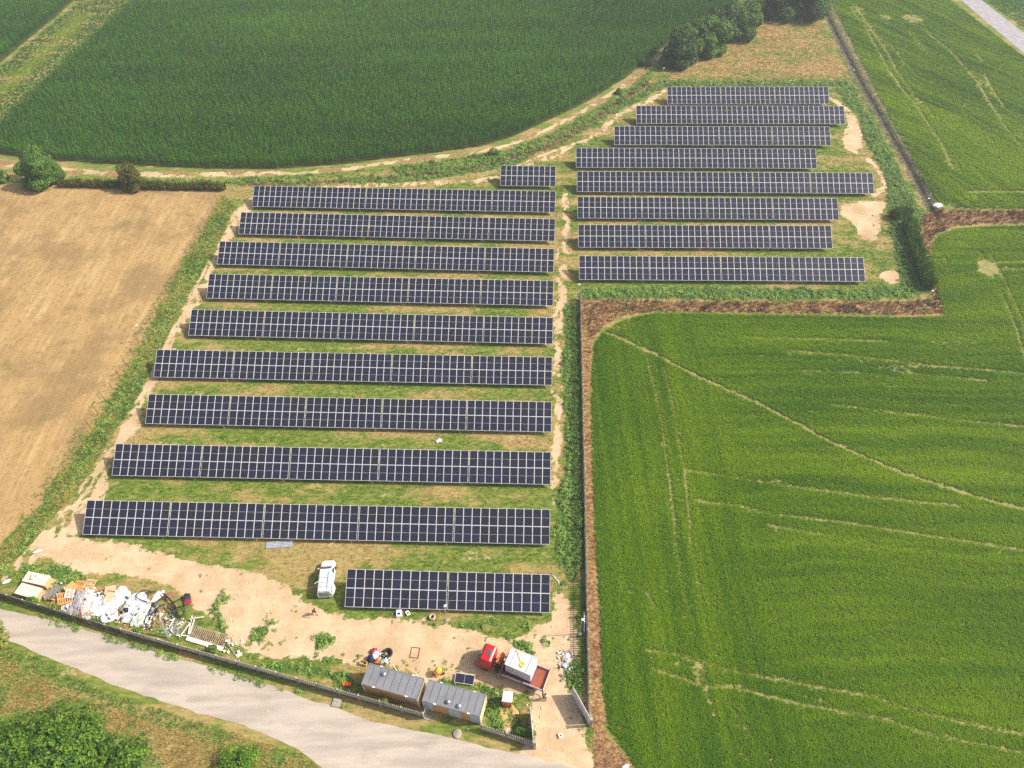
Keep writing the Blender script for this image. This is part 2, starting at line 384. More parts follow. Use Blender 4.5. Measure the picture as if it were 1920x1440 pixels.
# ---- stubble field
t = NT('stubble_soil'); s1 = t.vmap((1.6, .16, 1), R(4)); s2 = t.vmap((1.1, .07, 1), R(4))
c = t.mix(t.ramp(t.noise(1.0, 5, .65, s1), .25, .75), lin((158,128,84)), lin((184,152,104)))
c = t.mix(t.math('MULTIPLY', t.ramp(t.noise(1.6, 5, .7), .35, .7), .5), c, lin((176,144,98)))
c = t.mix(t.math('MULTIPLY', t.ramp(t.noise(.8, 3, .5, s2), .5, .68), .45), c, lin((200,172,122)))
c = t.mix(t.math('MULTIPLY', t.ramp(t.noise(.09, 4, .6), .46, .62), .6), c, lin((130,106,72)))
c = t.mix(t.math('MULTIPLY', t.ramp(t.noise(.16, 5, .75), .54, .68), .5), c, lin((118,110,62)))
c = t.mix(t.math('MULTIPLY', t.ramp(t.noise(5, 3, .7), .5, .75), .45), c, lin((112,84,50)))
t.bump(t.noise(3, 5, .7), .6, .12)
field_sheet('stubble_field', STUBBLE, t.done(c, .95, .1), .010, 'dry tan stubble field beyond the wire fence', 'field', .35)
# ---- country road
t = NT('road_gravel'); rs = t.vmap((.22, 1.6, 1), R(18))
c = t.mix(t.ramp(t.noise(.5, 4, .6, rs), .35, .68), lin((186,173,159)), lin((164,152,140)))
c = t.mix(t.math('MULTIPLY', t.ramp(t.noise(.35, 4, .6, t.vmap((.5, 1.3, 1), R(18))), .55, .72), .6), c, lin((150,138,128)))
c = t.mix(t.math('MULTIPLY', t.ramp(t.noise(6, 3, .7), .58, .75), .35), c, lin((214,202,186)))
t.bump(t.noise(9, 3, .7), .25, .04)
field_sheet('road', ROAD, t.done(c, .9, .2), .014, 'pale unpaved country road running past the concrete fence', 'road', .16)
# ---- tarmac road far away
t = NT('tarmac'); c = t.mix(t.ramp(t.noise(.6, 4), .35, .65), lin((150,144,148)), lin((166,160,162)))
field_sheet('tarmac_road', TARMAC, t.done(c, .85, .3), .014, 'grey tarmac road in the far corner beyond the rice', 'road', .05)
# ---- field soils below the crops
t = NT('maize_soil'); c = t.mix(t.ramp(t.noise(1.4, 4), .35, .65), lin((64,72,36)), lin((86,84,48)))
MS = t.done(c, .95, .1)
field_sheet('maize_field', MAIZE, MS, .010, 'soil of the large maize field behind the solar farm', 'field')
field_sheet('maize_field', MAIZE_W, MS, .010, 'soil of the second maize field past the grass strip', 'field')
t = NT('rice_soil'); c = t.mix(t.ramp(t.noise(.8, 4, .6), .35, .65), lin((150,136,84)), lin((118,122,60)))
c = t.mix(t.math('MULTIPLY', t.ramp(t.noise(.12, 4, .6), .62, .7), .7), c, lin((120,128,116)))
RS = t.done(c, .8, .3)
field_sheet('rice_field', RICE_S, RS, .012, 'wet soil of the rice field beside the picket fence', 'field')
field_sheet('rice_field', RICE_N, RS, .012, 'wet soil of the rice field beyond the ditch', 'field')
t = NT('meadow_soil'); ms = t.vmap((.5, 1.3, 1), R(20))
c = t.mix(t.ramp(t.noise(.6, 5, .65, ms), .35, .65), lin((180,154,102)), lin((158,128,84)))
c = t.mix(t.ramp(t.noise(.12, 4, .6), .52, .68), c, lin((130,128,62)))
field_sheet('meadow', MEADOW, t.done(c, .95, .1), .010, 'parched meadow below the dark trees', 'field', .5)
# ================================================================== CROPS, GRASS, WEEDS
def blades(n, h, spread, wd, seg=2, droop=.5, seed=0, lean=.3, mats=1):
    r = random.Random(seed); b = MB()
    for k in range(n):
        a = r.uniform(0, 6.283); rad = spread * r.uniform(0, .55); x, y = rad * math.cos(a), rad * math.sin(a)
        a2 = a + r.uniform(-.8, .8); hh = h * r.uniform(.6, 1.1); out = spread * r.uniform(.3, 1.0); w = wd * r.uniform(.7, 1.3)
        px, py = -math.sin(a2) * w / 2, math.cos(a2) * w / 2; vs = []
        for i in range(seg + 1):
            t = i / seg; s = 1 - .85 * t ** 2
            ox = out * (t ** 1.8); z = hh * (t - droop * .5 * t ** 3)
            X, Y = x + math.cos(a2) * ox, y + math.sin(a2) * ox
            vs += [(X - px * s, Y - py * s, z), (X + px * s, Y + py * s, z)]
        b.add(vs, [(2 * i, 2 * i + 1, 2 * i + 3, 2 * i + 2) for i in range(seg)], k % mats)
    return b
def broadleaf(n, h, rad, size, seed=0):
    r = random.Random(seed); b = MB()
    for k in range(n):
        a = r.uniform(0, 6.283); q = rad * math.sqrt(r.uniform(0, 1)); z = h * (1 - (q / rad) ** 2 * .6) * r.uniform(.45, 1)
        s = size * r.uniform(.6, 1.2); T = Matrix.Translation((q * math.cos(a), q * math.sin(a), z)) @ Matrix.Rotation(a + r.uniform(-.7, .7), 4, 'Z') @ Matrix.Rotation(r.uniform(-.2, .75), 4, 'Y') @ Matrix.Rotation(r.uniform(-.5, .5), 4, 'X')
        b.add([(-.5 * s, 0, 0), (0, -.3 * s, .04 * s), (.55 * s, 0, -.12 * s), (0, .3 * s, .04 * s)], [(0, 1, 2), (0, 2, 3)], 0, T)
    return b
def maize_plant(seed):
    r = random.Random(seed); b = MB(); H = r.uniform(2.0, 2.4)
    b.tube([(0, 0, 0), (.02, .01, H * .6), (0, .03, H)], [.016, .013, .006], 4, 0, False)
    a0 = r.uniform(0, 6.28)
    for k in range(9):
        z = .35 + k * (H - .5) / 9; a = a0 + (k % 2) * math.pi + r.uniform(-.4, .4); L = r.uniform(.65, .95) * (1 - .35 * abs(k - 4) / 5); w = .105
        vs = []
        for i in range(4):
            t = i / 3; rr = L * t * .66; zz = z + L * (.95 * t - .72 * t * t); s = w * (1, 1.1, .8, .1)[i] / 2
            vs += [(rr * math.cos(a) + s * math.sin(a), rr * math.sin(a) - s * math.cos(a), zz), (rr * math.cos(a) - s * math.sin(a), rr * math.sin(a) + s * math.cos(a), zz)]
        b.add(vs, [(2 * i, 2 * i + 1, 2 * i + 3, 2 * i + 2) for i in range(3)], 0)
    for k in range(2):
        a = r.uniform(0, 6.28); b.bar((0, .03, H - .02), (.1 * math.cos(a), .1 * math.sin(a), H + .22), .02, .012, 1)
    return b
def stuff(name, P, variants, mats, tint, label, cat, scl=None, rmax=.18, rz=None):
    """one object of many plants: points carrying turn, size and tone, each showing one of the variants"""
    n = len(P); me = bpy.data.meshes.new(name); me.vertices.add(n); me.vertices.foreach_set('co', P.astype(np.float32).ravel())
    rot = np.stack([rng.normal(0, rmax * .6, n), rng.normal(0, rmax * .6, n), rng.uniform(0, 6.283, n) if rz is None else rz], -1)
    me.attributes.new('rot', 'FLOAT_VECTOR', 'POINT').data.foreach_set('vector', rot.astype(np.float32).ravel())
    me.attributes.new('scl', 'FLOAT', 'POINT').data.foreach_set('value', (rng.uniform(.75, 1.25, n) if scl is None else scl).astype(np.float32))
    me.attributes.new('tint', 'FLOAT', 'POINT').data.foreach_set('value', np.clip(tint, 0, 1).astype(np.float32))
    me.attributes.new('pick', 'INT', 'POINT').data.foreach_set('value', rng.integers(0, len(variants), n).astype(np.int32))
    o = bpy.data.objects.new(name, me); COL.objects.link(o)
    g = bpy.data.node_groups.new(name, 'GeometryNodeTree')
    g.interface.new_socket('Geometry', in_out='INPUT', socket_type='NodeSocketGeometry'); g.interface.new_socket('Geometry', in_out='OUTPUT', socket_type='NodeSocketGeometry')
    N = g.nodes; gi = N.new('NodeGroupInput'); go_ = N.new('NodeGroupOutput'); jo = N.new('GeometryNodeJoinGeometry')
    def named(nm, ty):
        a = N.new('GeometryNodeInputNamedAttribute'); a.data_type = ty; a.inputs[0].default_value = nm; return a.outputs[0]
    ro, sc_, pk = named('rot', 'FLOAT_VECTOR'), named('scl', 'FLOAT'), named('pick', 'INT')
    e2r = N.new('FunctionNodeEulerToRotation'); g.links.new(ro, e2r.inputs[0])
    for k, vb in enumerate(variants):
        src = bpy.data.objects.new(name + '_plant', vb.mesh(name + '_plant', mats))
        oi = N.new('GeometryNodeObjectInfo'); oi.inputs['Object'].default_value = src; oi.inputs['As Instance'].default_value = True
        cp = N.new('FunctionNodeCompare'); cp.data_type = 'INT'; cp.operation = 'EQUAL'
        g.links.new(pk, [s for s in cp.inputs if s.type == 'INT'][0]); [s for s in cp.inputs if s.type == 'INT'][1].default_value = k
        ip = N.new('GeometryNodeInstanceOnPoints')
        g.links.new(gi.outputs[0], ip.inputs['Points']); g.links.new(cp.outputs[0], ip.inputs['Selection']); g.links.new(oi.outputs['Geometry'], ip.inputs['Instance'])
        g.links.new(e2r.outputs[0], ip.inputs['Rotation']); g.links.new(sc_, ip.inputs['Scale'])
        g.links.new(ip.outputs[0], jo.inputs[0])
    g.links.new(jo.outputs[0], go_.inputs[0])
    o.modifiers.new('plants', 'NODES').node_group = g
    return tag(o, label, cat, kind='stuff')
def rect_pts(poly, dens, lim=None):
    lo, hi = poly.min(0), poly.max(0)
    if lim: lo = np.maximum(lo, lim[0]); hi = np.minimum(hi, lim[1])
    n = int(np.prod(hi - lo) * dens); p = rng.uniform(lo, hi, (n, 2)); return p[inside(poly, p[:, 0], p[:, 1])]
def inview(p, m=40, z=0.0):
    d = np.column_stack([p, np.full(len(p), z - CAM_H)]); dz = d @ _fw
    x = 960 + FPX * (d @ _rr) / dz; y = 720 - FPX * (d @ _uu) / dz
    return (x > -m) & (x < 1920 + m) & (y > -m - 30) & (y < 1440 + m)
z3 = lambda p, z=0.0: np.column_stack([p, np.full(len(p), z)])

# ---- maize: rows 0.75 m apart
ML = leafmat('maize_leaf', lin((30,92,12)), lin((104,158,36)), .6, .15, .42); TAS = mat('tassel', lin((120,138,70)), .8)
def maize(poly, name, label, ang):
    lo, hi = poly.min(0), poly.max(0); lo = np.maximum(lo, (-215, 20)); hi = np.minimum(hi, (160, 300))
    ca, sa = math.cos(ang), math.sin(ang); c0 = (lo + hi) / 2; Rm = np.hypot(*(hi - lo)) / 2
    a, b = np.meshgrid(np.arange(-Rm, Rm, .42), np.arange(-Rm, Rm, .75)); a = a + rng.normal(0, .10, a.shape); b = b + rng.normal(0, .05, b.shape)
    p = np.column_stack([(c0[0] + a * ca - b * sa).ravel(), (c0[1] + a * sa + b * ca).ravel()])
    p = p[inside(poly, p[:, 0], p[:, 1]) & inview(p, 60)]; p = p[sdf(poly, p[:, 0], p[:, 1], 3) > (fbm(p[:, 0] * .5, p[:, 1] * .5, 59) - .4) * 1.6]
    big = fbm(p[:, 0] * .03, p[:, 1] * .06, 51); small = rng.uniform(0, 1, len(p))
    # a thin, pale stretch in the middle of the far part, and darker stretches along the rows
    c = at(610, 45); thin = np.exp(-((p[:, 0] - c[0]) / 45) ** 2 - ((p[:, 1] - c[1]) / 22) ** 2)
    band = fbm(p[:, 0] * .012, p[:, 1] * .16, 57)
    tint = .12 + .55 * small ** 1.5 + (big - .5) * .6 + (band - .5) * .5 + thin * .25
    keep = rng.uniform(0, 1, len(p)) > thin * .25
    scl = rng.uniform(.85, 1.15, len(p)) * (1 + (big - .5) * .15)
    return stuff(name, z3(p[keep]), [maize_plant(3), maize_plant(9), maize_plant(23)], [ML, TAS], tint[keep], label, 'maize', scl[keep], .16)
maize(MAIZE, 'maize_crop', 'dense tall green maize filling the large field behind the solar farm', R(-4))
maize(MAIZE_W, 'maize_crop', 'second maize stand beyond the grassy strip in the far corner', R(40))

# ---- rice with tractor lines
TR = [[(1130,622),(1160,633),(1240,670),(1300,702),(1430,760),(1560,830),(1700,890),(1830,932),(1920,955),(2050,1000)]]
TR2 = [[(1208,654),(1230,738),(1242,796),(1252,874),(1262,950),(1268,1010),(1280,1100),(1293,1177),(1313,1253),(1322,1272)],
 [(1244,690),(1258,738),(1265,777),(1272,824),(1284,879),(1291,949),(1297,1020),(1313,1113),(1327,1190),(1342,1232)],
 [(1213,1220),(1267,1227),(1313,1237),(1347,1253),(1413,1267),(1480,1278),(1540,1290),(1640,1307),(1723,1337),(1790,1352),(1873,1368),(1930,1379)],
 [(1220,1253),(1280,1273),(1320,1288),(1373,1288),(1430,1303),(1507,1322),(1590,1337),(1657,1348),(1740,1377),(1823,1393),(1930,1415)],
 [(1285,882),(1358,892),(1441,905),(1497,914),(1634,932),(1800,949)],
 [(1302,939),(1385,949),(1440,963),(1607,983),(1723,1002),(1823,1017),(1930,1034)],
 [(1440,985),(1540,1002),(1627,1013)], [(1395,632),(1440,635),(1523,636),(1662,640)],
 [(1480,657),(1523,661),(1596,667),(1651,674),(1701,681),(1759,688),(1829,692),(1930,702)],
 [(1676,696),(1746,704),(1807,710),(1851,714)], [(1509,696),(1612,699)], [(1562,760),(1682,774),(1773,785),(1840,793),(1930,801)],
 [(1323,1293),(1347,1353),(1387,1407),(1410,1440)], [(1367,1320),(1400,1370),(1427,1393),(1450,1440)],
 [(1837,473),(1853,501),(1864,522),(1883,560),(1905,615),(1925,680)], [(1858,478),(1866,498),(1878,515),(1899,560),(1925,620)],
 [(1850,500),(1872,492),(1940,491)], [(1850,505),(1876,505),(1940,504)],
 [(1592,12),(1622,49),(1637,79),(1662,122),(1689,165),(1720,199),(1744,238),(1769,275),(1787,318)],
 [(1605,12),(1631,52),(1665,101),(1680,131),(1702,162),(1729,202)],
 [(1699,29),(1726,37),(1744,66),(1775,89),(1805,122),(1830,150),(1848,180),(1876,226),(1897,254),(1925,284)],
 [(1845,140),(1866,177),(1884,204)], [(1815,360),(1925,360)], [(1833,104),(1845,116)], [(1213,1112),(1230,1140)]]
BARE = [(1690,110,7,26,.6),(1745,215,6,26,.5),(1722,80,8,22,.6),(1865,205,6,26,.6),(1640,60,7,30,.5),(1670,140,5,26,.5),(1700,690,60,4,.5),(1600,675,70,4,.4),(1853,503,22,20,1.0),(1312,1262,14,16,.8),(1290,1245,40,10,.5),(1712,35,20,8,.9),(1660,32,12,6,.9),(1820,370,14,6,.4),(1780,300,9,26,.5),(1790,640,60,10,.45),(1500,664,30,7,.5),(1610,18,12,12,.6),(1832,145,14,16,.55),(1850,170,16,14,.4),(1745,480,26,24,.35),(1790,455,22,9,.35),(1730,680,120,14,.3),(1775,385,22,6,.6),(1165,610,40,12,.6)]
RL = leafmat('rice_leaf', lin((76,128,14)), lin((160,188,24)), .65, .12, .5)
def rice(poly, name, label, dens, h, ang, seed, sideways=None, gain=1.0, base=.40):
    p = rect_pts(poly, dens, ((5, 15), (190, 290))); p = p[inview(p)]; X, Y = p[:, 0], p[:, 1]
    trk = np.zeros(len(p)); cov = np.full(len(p), 1.0); edge = np.minimum(sdf(poly, X, Y), 4)
    for q in TR: cov *= sstep(.34, .5, dl(P2(q), X, Y, 3) + (vn(X, Y, 3) - .5) * .2)
    for q in TR2:
        vis = sstep(.22, .55, fbm(X * .09, Y * .09, 77 + len(q))); wd = np.hypot(X, Y) * .0012
        dq = dl(P2(q), X, Y, 3); cov *= 1 - (.08 + .5 * vis) * sstep(.30 + wd, .10, dq); trk = np.maximum(trk, (.5 + .5 * vis) * sstep(.55 + wd, .2, dq))
    for cx, cy, rx, ry, k in BARE:
        c = at(cx, cy); ex = abs(at(cx + rx, cy)[0] - c[0]); ey = abs(at(cx, cy - ry)[1] - c[1])
        q = ((X - c[0]) / ex) ** 2 + ((Y - c[1]) / ey) ** 2 + (fbm(X * .7, Y * .7, 5) - .5) * 2.2
        cov *= 1 - k * sstep(1.4, .5, q)
    ca, sa = math.cos(ang), math.sin(ang); U, V = X * ca + Y * sa, -X * sa + Y * ca
    wob = (fbm(X * .04, Y * .04, seed + 11) - .5) * 9
    st = fbm(U * .018, (V + wob) * .40, seed); st2 = fbm(U * .03, (V + wob * .6) * 1.5, seed + 7)
    if sideways is not None:
        wz = sstep(-4, 4, sideways(X, Y)); st = st * (1 - wz) + wz * fbm(X * .5, Y * .03, seed + 17); st2 = st2 * (1 - wz) + wz * fbm(X * 1.7, Y * .05, seed + 19)
    big = fbm(X * .035, Y * .05, seed + 3)
    cov *= .45 + .55 * sstep(.24, .40, st2 * .7 + st * .3)
    keep = rng.uniform(0, 1, len(p)) < cov
    tint = base + ((st - .5) * .7 + (st2 - .5) * .75 + (big - .5) * .7) * gain + rng.normal(0, .05, len(p)) + (1 - cov) * .3 + trk * .12
    tint += sstep(2.5, 0, edge) * -.1
    scl = (.92 + .10 * st2 + .08 * big) * rng.uniform(.92, 1.08, len(p)) * (1 - .45 * trk)
    return stuff(name, z3(p[keep]), [blades(12, h, .30, .075, 2, .7, s) for s in (1, 2, 3)], [RL], tint[keep], label, 'rice', scl[keep], .12)
west = RICE_S
rice(RICE_S, 'rice_crop', 'bright green rice with tractor lines beside the picket fence', 30, .42, R(-3), 61, lambda X, Y: 31 - X - .0 * Y)
rice(RICE_N, 'rice_crop', 'yellowish green rice beyond the ditch with pale bare streaks', 17, .5, R(-62), 91, None, 1.3, .58)

# ---- grass and weeds of the site
GL = leafmat('grass_leaf', lin((98,142,40)), lin((178,186,88)), .6, .2, .3)
DL = leafmat('dry_grass_leaf', lin((166,140,86)), lin((216,192,130)), .7, .15, .3)
WL = leafmat('weed_leaf', lin((72,116,36)), lin((164,190,94)), .55, .3, .3)
DEADL = leafmat('dead_stem', lin((92,66,46)), lin((190,152,110)), .8, .1, .2)
GREYL = leafmat('grey_stem', lin((128,122,106)), lin((176,168,146)), .8, .1, .2)
SITE = P2([(-60,1125),(418,362),(440,335),(700,320),(900,292),(1000,268),(1100,215),(1170,165),(1230,110),(1262,132),(1530,20),(1752,400),(1770,592),(1092,590),(1106,1345),(1110,1440),(1005,1440),(995,1400),(900,1370),(790,1345),(640,1300),(350,1225),(0,1115)])
p = rect_pts(SITE, 9.0); p = p[inview(p)]
X, Y = p[:, 0], p[:, 1]; d_, l_, de_, mu_ = ground_masks(X, Y); dr = dryness(X, Y)
isdry = dr + rng.normal(0, .05, len(p)) > .53
u = rng.uniform(0, 1, len(p)); grassy = (1 - d_) * (1 - de_) * (1 - mu_)
kg = (u < grassy * .75) & ~isdry & (l_ < .7); kd = (u < grassy * .6) & isdry & (l_ < .5)
stuff('grass', z3(p[kg]), [blades(12, .34, .26, .035, 2, .7, s) for s in (5, 6)], [GL], (.25 + (dr - .4) * 3 + rng.normal(0, .15, len(p)))[kg], 'green grass growing between the rows of solar tables', 'grass', rng.uniform(.5, 1.2, kg.sum()))
stuff('dry_grass', z3(p[kd]), [blades(12, .34, .30, .03, 2, .9, s) for s in (7, 8)], [DL], rng.uniform(0, 1, kd.sum()), 'dried tan grass streaked between the rows of solar tables', 'grass', rng.uniform(.5, 1.15, kd.sum()))
p = rect_pts(SITE, 5.0); p = p[inview(p)]; X, Y = p[:, 0], p[:, 1]; d_, l_, de_, mu_ = ground_masks(X, Y)
sparse = d_ * sstep(.60, .74, fbm(X * .3, Y * .3, 71)) * .35
mixw = sstep(-.4, .3, sdf(MIX_W, X, Y)) * (d_ < .5) * .6; gb = de_ * sstep(.55, .66, fbm(X * .5, Y * .5, 75)) * .8
kw = rng.uniform(0, 1, len(p)) < np.maximum(np.maximum(l_ * (1 - mu_) * .9 * (1 - de_ * .8), sparse), np.maximum(mixw, gb))
stuff('weeds', z3(p[kw]), [broadleaf(22, .55, .42, .26, s) for s in (1, 2, 3)], [WL], (rng.uniform(0, 1, len(p)) * .6 + fbm(X * .3, Y * .3, 73) * .5)[kw], 'broad leaved weeds in thick strips around the solar farm', 'weeds', (rng.uniform(.45, 1.15, len(p)) * (.5 + .5 * l_) * (.6 + .9 * fbm(X * .55, Y * .55, 79)))[kw])
q = rect_pts(VERGE_W, 14); q = q[inview(q)]; vt = fbm(q[:, 0] * .35, q[:, 1] * .2, 93)
k = rng.uniform(0, 1, len(q)) < .9
stuff('verge_grass', z3(q[k]), [blades(13, .55, .34, .035, 2, .7, s) for s in (71, 72)], [leafmat('long_grass_leaf', lin((92,132,44)), lin((206,184,104)), .65, .15, .35)], (sstep(.22, .62, vt) + rng.normal(0, .14, len(q)))[k], 'long green and yellowed grass along the wire fence', 'grass', rng.uniform(.5, 1.15, k.sum()))
# ---- sprayed-off banks and the strip beside the picket fence
def dead_on(polys, dens, name, label, h, m, sclr=(.6, 1.2), clump=.0):
    P = [q[inview(q)] for q in (rect_pts(a, dens, ((-130, 15), (130, 260))) for a in polys)]; q = np.concatenate(P)
    k = rng.uniform(0, 1, len(q)) < .35 + clump * fbm(q[:, 0] * .5, q[:, 1] * .5, 81)
    q = q[k]; return stuff(name, z3(q), [blades(14, h, .3, .03, 2, .6, s) for s in (11, 12)], [m], (fbm(q[:, 0] * .55, q[:, 1] * .55, 83) - .5) * 2.6 + .45, label, 'dead vegetation', rng.uniform(*sclr, len(q)))
dead_on([BANK_S, BANK_E], 12, 'dead_weeds', 'brown dead weeds on the bank above the rice field', .8, DEADL, (.5, 1.3), .6)
dead_on([RUST, RUST2], 9, 'dead_weeds', 'rust brown dead weeds in a line along the far fence', .9, DEADL, (.6, 1.2), .5)
EDGE = [P2(q) for q in ([(1160,594),(1230,586),(1300,588),(1500,590),(1690,594),(1772,590),(1772,596),(1690,598),(1500,594),(1300,592),(1230,590),(1165,600)],[(1785,428),(1835,424),(1930,421),(2200,421),(2200,426),(1930,426),(1840,429),(1790,433)])]
dead_on(EDGE, 16, 'dead_grass', 'pale straw line along the upper edge of the rice field', .35, leafmat('straw_stem', lin((190,164,96)), lin((224,204,138)), .8, .1, .2), (.5, 1.0), .9)
dead_on([BANK_F], 12, 'dead_grass', 'tan dead grass on the strip between picket fence and rice', .5, leafmat('tan_stem', lin((160,118,78)), lin((216,178,126)), .8, .1, .2), (.5, 1.2), .5)
dl_ = rect_pts(P2([(1530,-20),(1560,-10),(1600,85),(1650,182),(1700,275),(1735,345),(1762,385),(1745,402),(1725,370),(1690,310),(1655,250),(1622,195),(1590,135),(1562,75)]), 7)
dl_ = dl_[inview(dl_) & (dl(DITCH, dl_[:, 0], dl_[:, 1]) > .5)]
stuff('ditch_weeds', z3(dl_, -.25), [blades(12, .8, .32, .035, 2, .6, s) for s in (21, 22)], [GREYL], rng.uniform(0, 1, len(dl_)), 'greyish withered weeds lining the ditch beside the rice', 'dead vegetation')
# ---- meadow, verges
md = rect_pts(MEADOW, 6); md = md[inview(md)]; tn = fbm(md[:, 0] * .12, md[:, 1] * .2, 87)
g_ = tn + rng.normal(0, .05, len(md)) > .56
stuff('meadow_grass', z3(md[~g_]), [blades(12, .45, .32, .035, 2, .8, s) for s in (31, 32)], [leafmat('meadow_leaf', lin((192,158,102)), lin((230,206,148)), .7, .15, .3)], tn[~g_] * 1.6 - .3, 'parched tan grass on the meadow below the dark trees', 'grass')
stuff('meadow_grass', z3(md[g_]), [blades(12, .45, .32, .035, 2, .8, s) for s in (33, 34)], [GL], rng.uniform(.3, 1, g_.sum()), 'patches of greener grass scattered over the parched meadow', 'grass')
# grass strip between the two maize fields
STRIP = P2([(-150,300),(-150,240),(0,118),(100,35),(140,0),(180,-40),(300,-40),(255,0),(60,180),(0,236)])
q = rect_pts(STRIP, 5, ((-230, 100), (-80, 300))); q = q[inview(q)]
axm = dl(P2([(-60,215),(0,178),(70,110),(130,55),(150,35)]), q[:, 0], q[:, 1], 8); bare = np.minimum(dl(P2([(-60,160),(0,122),(60,70),(110,32),(140,5)]), q[:, 0], q[:, 1], 8), dl(P2([(-40,275),(0,240),(70,178),(140,112),(210,50),(255,5)]), q[:, 0], q[:, 1], 8))
k = rng.uniform(0, 1, len(q)) < sstep(.3, 1.6, bare + (fbm(q[:, 0] * .3, q[:, 1] * .3, 5) - .5) * 2)
stuff('strip_grass', z3(q[k]), [blades(12, .4, .34, .05, 2, .7, s) for s in (41, 42)], [leafmat('strip_leaf', lin((62,104,44)), lin((140,164,30)), .6, .2, .3)], (sstep(4.5, 0, axm + (fbm(q[:, 0] * .1, q[:, 1] * .1, 9) - .5) * 5) + rng.normal(0, .12, len(q)))[k], 'yellow green grass strip between the two maize fields', 'grass')
CORNER = P2([(1842,-5),(1925,58),(2040,150),(2040,-60),(1790,-60)])
q = rect_pts(CORNER, 5, ((60, 150), (200, 300))); q = q[inview(q)]
stuff('corner_grass', z3(q), [blades(12, .45, .36, .06, 2, .7, s) for s in (43, 44)], [leafmat('corner_leaf', lin((52,104,30)), lin((110,152,50)), .6, .2, .3)], fbm(q[:, 0] * .2, q[:, 1] * .2, 15), 'green growth past the tarmac road in the far corner', 'grass')
# stubble tufts
q = rect_pts(STUBBLE, 2.6, ((-130, 35), (-50, 140))); q = q[inview(q)]; s_ = fbm(q[:, 0] * 1.2, q[:, 1] * .12, 43); k = rng.uniform(0, 1, len(q)) < s_
stuff('straw', z3(q[k]), [blades(12, .16, .36, .035, 2, 1.0, s) for s in (51, 52)], [DL], s_[k] * 1.3 - .25, 'short cut straw lying in lines across the stubble field', 'straw')
# road verges at the bottom of the picture
VERGE = P2([(-200,1115),(20,1212),(100,1247),(200,1297),(300,1330),(450,1378),(560,1413),(604,1442),(680,1500),(600,1640),(-200,1640)])
q = rect_pts(VERGE, 16); q = q[inview(q, 80)]; dv = fbm(q[:, 0] * .35, q[:, 1] * .35, 45)
near = dl(P2([(20,1222),(120,1262),(200,1303),(330,1350),(420,1380)]), q[:, 0], q[:, 1], 5)
gr = (dv + rng.normal(0, .05, len(q)) > .52) | ((near < 1.1) & (rng.uniform(0, 1, len(q)) < .85))
stuff('verge_grass', z3(q[gr]), [blades(13, .5, .30, .035, 2, .6, s) for s in (61, 62)], [WL], rng.uniform(0, 1, gr.sum()), 'lush green grass along the near side of the country road', 'grass', rng.uniform(.5, 1.2, gr.sum()))
stuff('verge_grass', z3(q[~gr]), [blades(13, .6, .34, .03, 2, .7, s) for s in (63, 64)], [leafmat('verge_dry_leaf', lin((164,144,78)), lin((222,196,132)), .7, .15, .3)], (dv * 1.5 - .2)[~gr], 'tall straw coloured grass on the near side of the country road', 'grass', rng.uniform(.5, 1.2, (~gr).sum()))
VF = P2([(-100,1092),(0,1125),(100,1155),(230,1192),(350,1228),(480,1268),(600,1303),(660,1318),(655,1328),(590,1312),(470,1280),(340,1243),(225,1208),(90,1168),(0,1140),(-100,1108)])
q = rect_pts(VF, 10); k = rng.uniform(0, 1, len(q)) < sstep(.48, .62, fbm(q[:, 0] * .4, q[:, 1] * .4, 47)); q = q[k]
stuff('verge_grass', z3(q), [broadleaf(16, .35, .32, .2, 65), blades(12, .35, .28, .035, 2, .6, 66)], [WL], rng.uniform(.1, 1, len(q)), 'green tufts at the foot of the concrete fence', 'grass')
# maize and track edges
for nm, pl, dn, lb in (('track_weeds', P2([(110,338),(420,336),(560,330),(700,316),(860,298),(960,280),(1040,248),(1110,212),(1180,168),(1232,122),(1240,135),(1190,176),(1118,226),(1046,262),(965,292),(860,312),(700,331),(560,344),(420,345),(110,345)]), 5, 'bushy green weeds between the dirt track and the fence'),):
    q = rect_pts(pl, dn); k = rng.uniform(0, 1, len(q)) < sstep(.34, .55, fbm(q[:, 0] * .18, q[:, 1] * .25, 49)); q = q[k]
    stuff(nm, z3(q), [broadleaf(20, .9, .5, .3, 67), blades(14, .9, .35, .05, 2, .5, 68)], [WL], rng.uniform(.1, 1, len(q)), lb, 'weeds', rng.uniform(.6, 1.3, len(q)))
# ================================================================== SOLAR TABLES
TILT = R(30.3); MW, MH, GAP, SEG = 1.134, 2.278, .02, .16
ALU = mat('aluminium', (.70, .70, .73), .5, .4, 0, .04); STEEL = mat('galvanised_steel', (.46, .48, .50), .5, .5, .5, .12)
t = NT('solar_cells'); uv = t.n.new("ShaderNodeUVMap").outputs[0]; sx = t.n.new("ShaderNodeSeparateXYZ"); t.L(uv, sx.inputs[0])
rnd = t.n.new("ShaderNodeObjectInfo").outputs['Random']
def stripe(axis_, n, wdt):
    fr = t.math('FRACT', t.math('MULTIPLY', sx.outputs[axis_], n)); return t.math('LESS_THAN', t.math('ABSOLUTE', t.math('SUBTRACT', fr, .5)), wdt)
col_l = t.math('GREATER_THAN', t.math('ABSOLUTE', t.math('SUBTRACT', t.math('FRACT', t.math('MULTIPLY', sx.outputs[0], 6)), .5)), .475)
row_l = t.math('GREATER_THAN', t.math('ABSOLUTE', t.math('SUBTRACT', t.math('FRACT', t.math('MULTIPLY', sx.outputs[1], 24)), .5)), .46)
bus = t.math('LESS_THAN', t.math('ABSOLUTE', t.math('SUBTRACT', t.math('FRACT', t.math('MULTIPLY', sx.outputs[0], 60)), .5)), .07)
mid_l = t.math('LESS_THAN', t.math('ABSOLUTE', t.math('SUBTRACT', sx.outputs[1], .5)), .006)
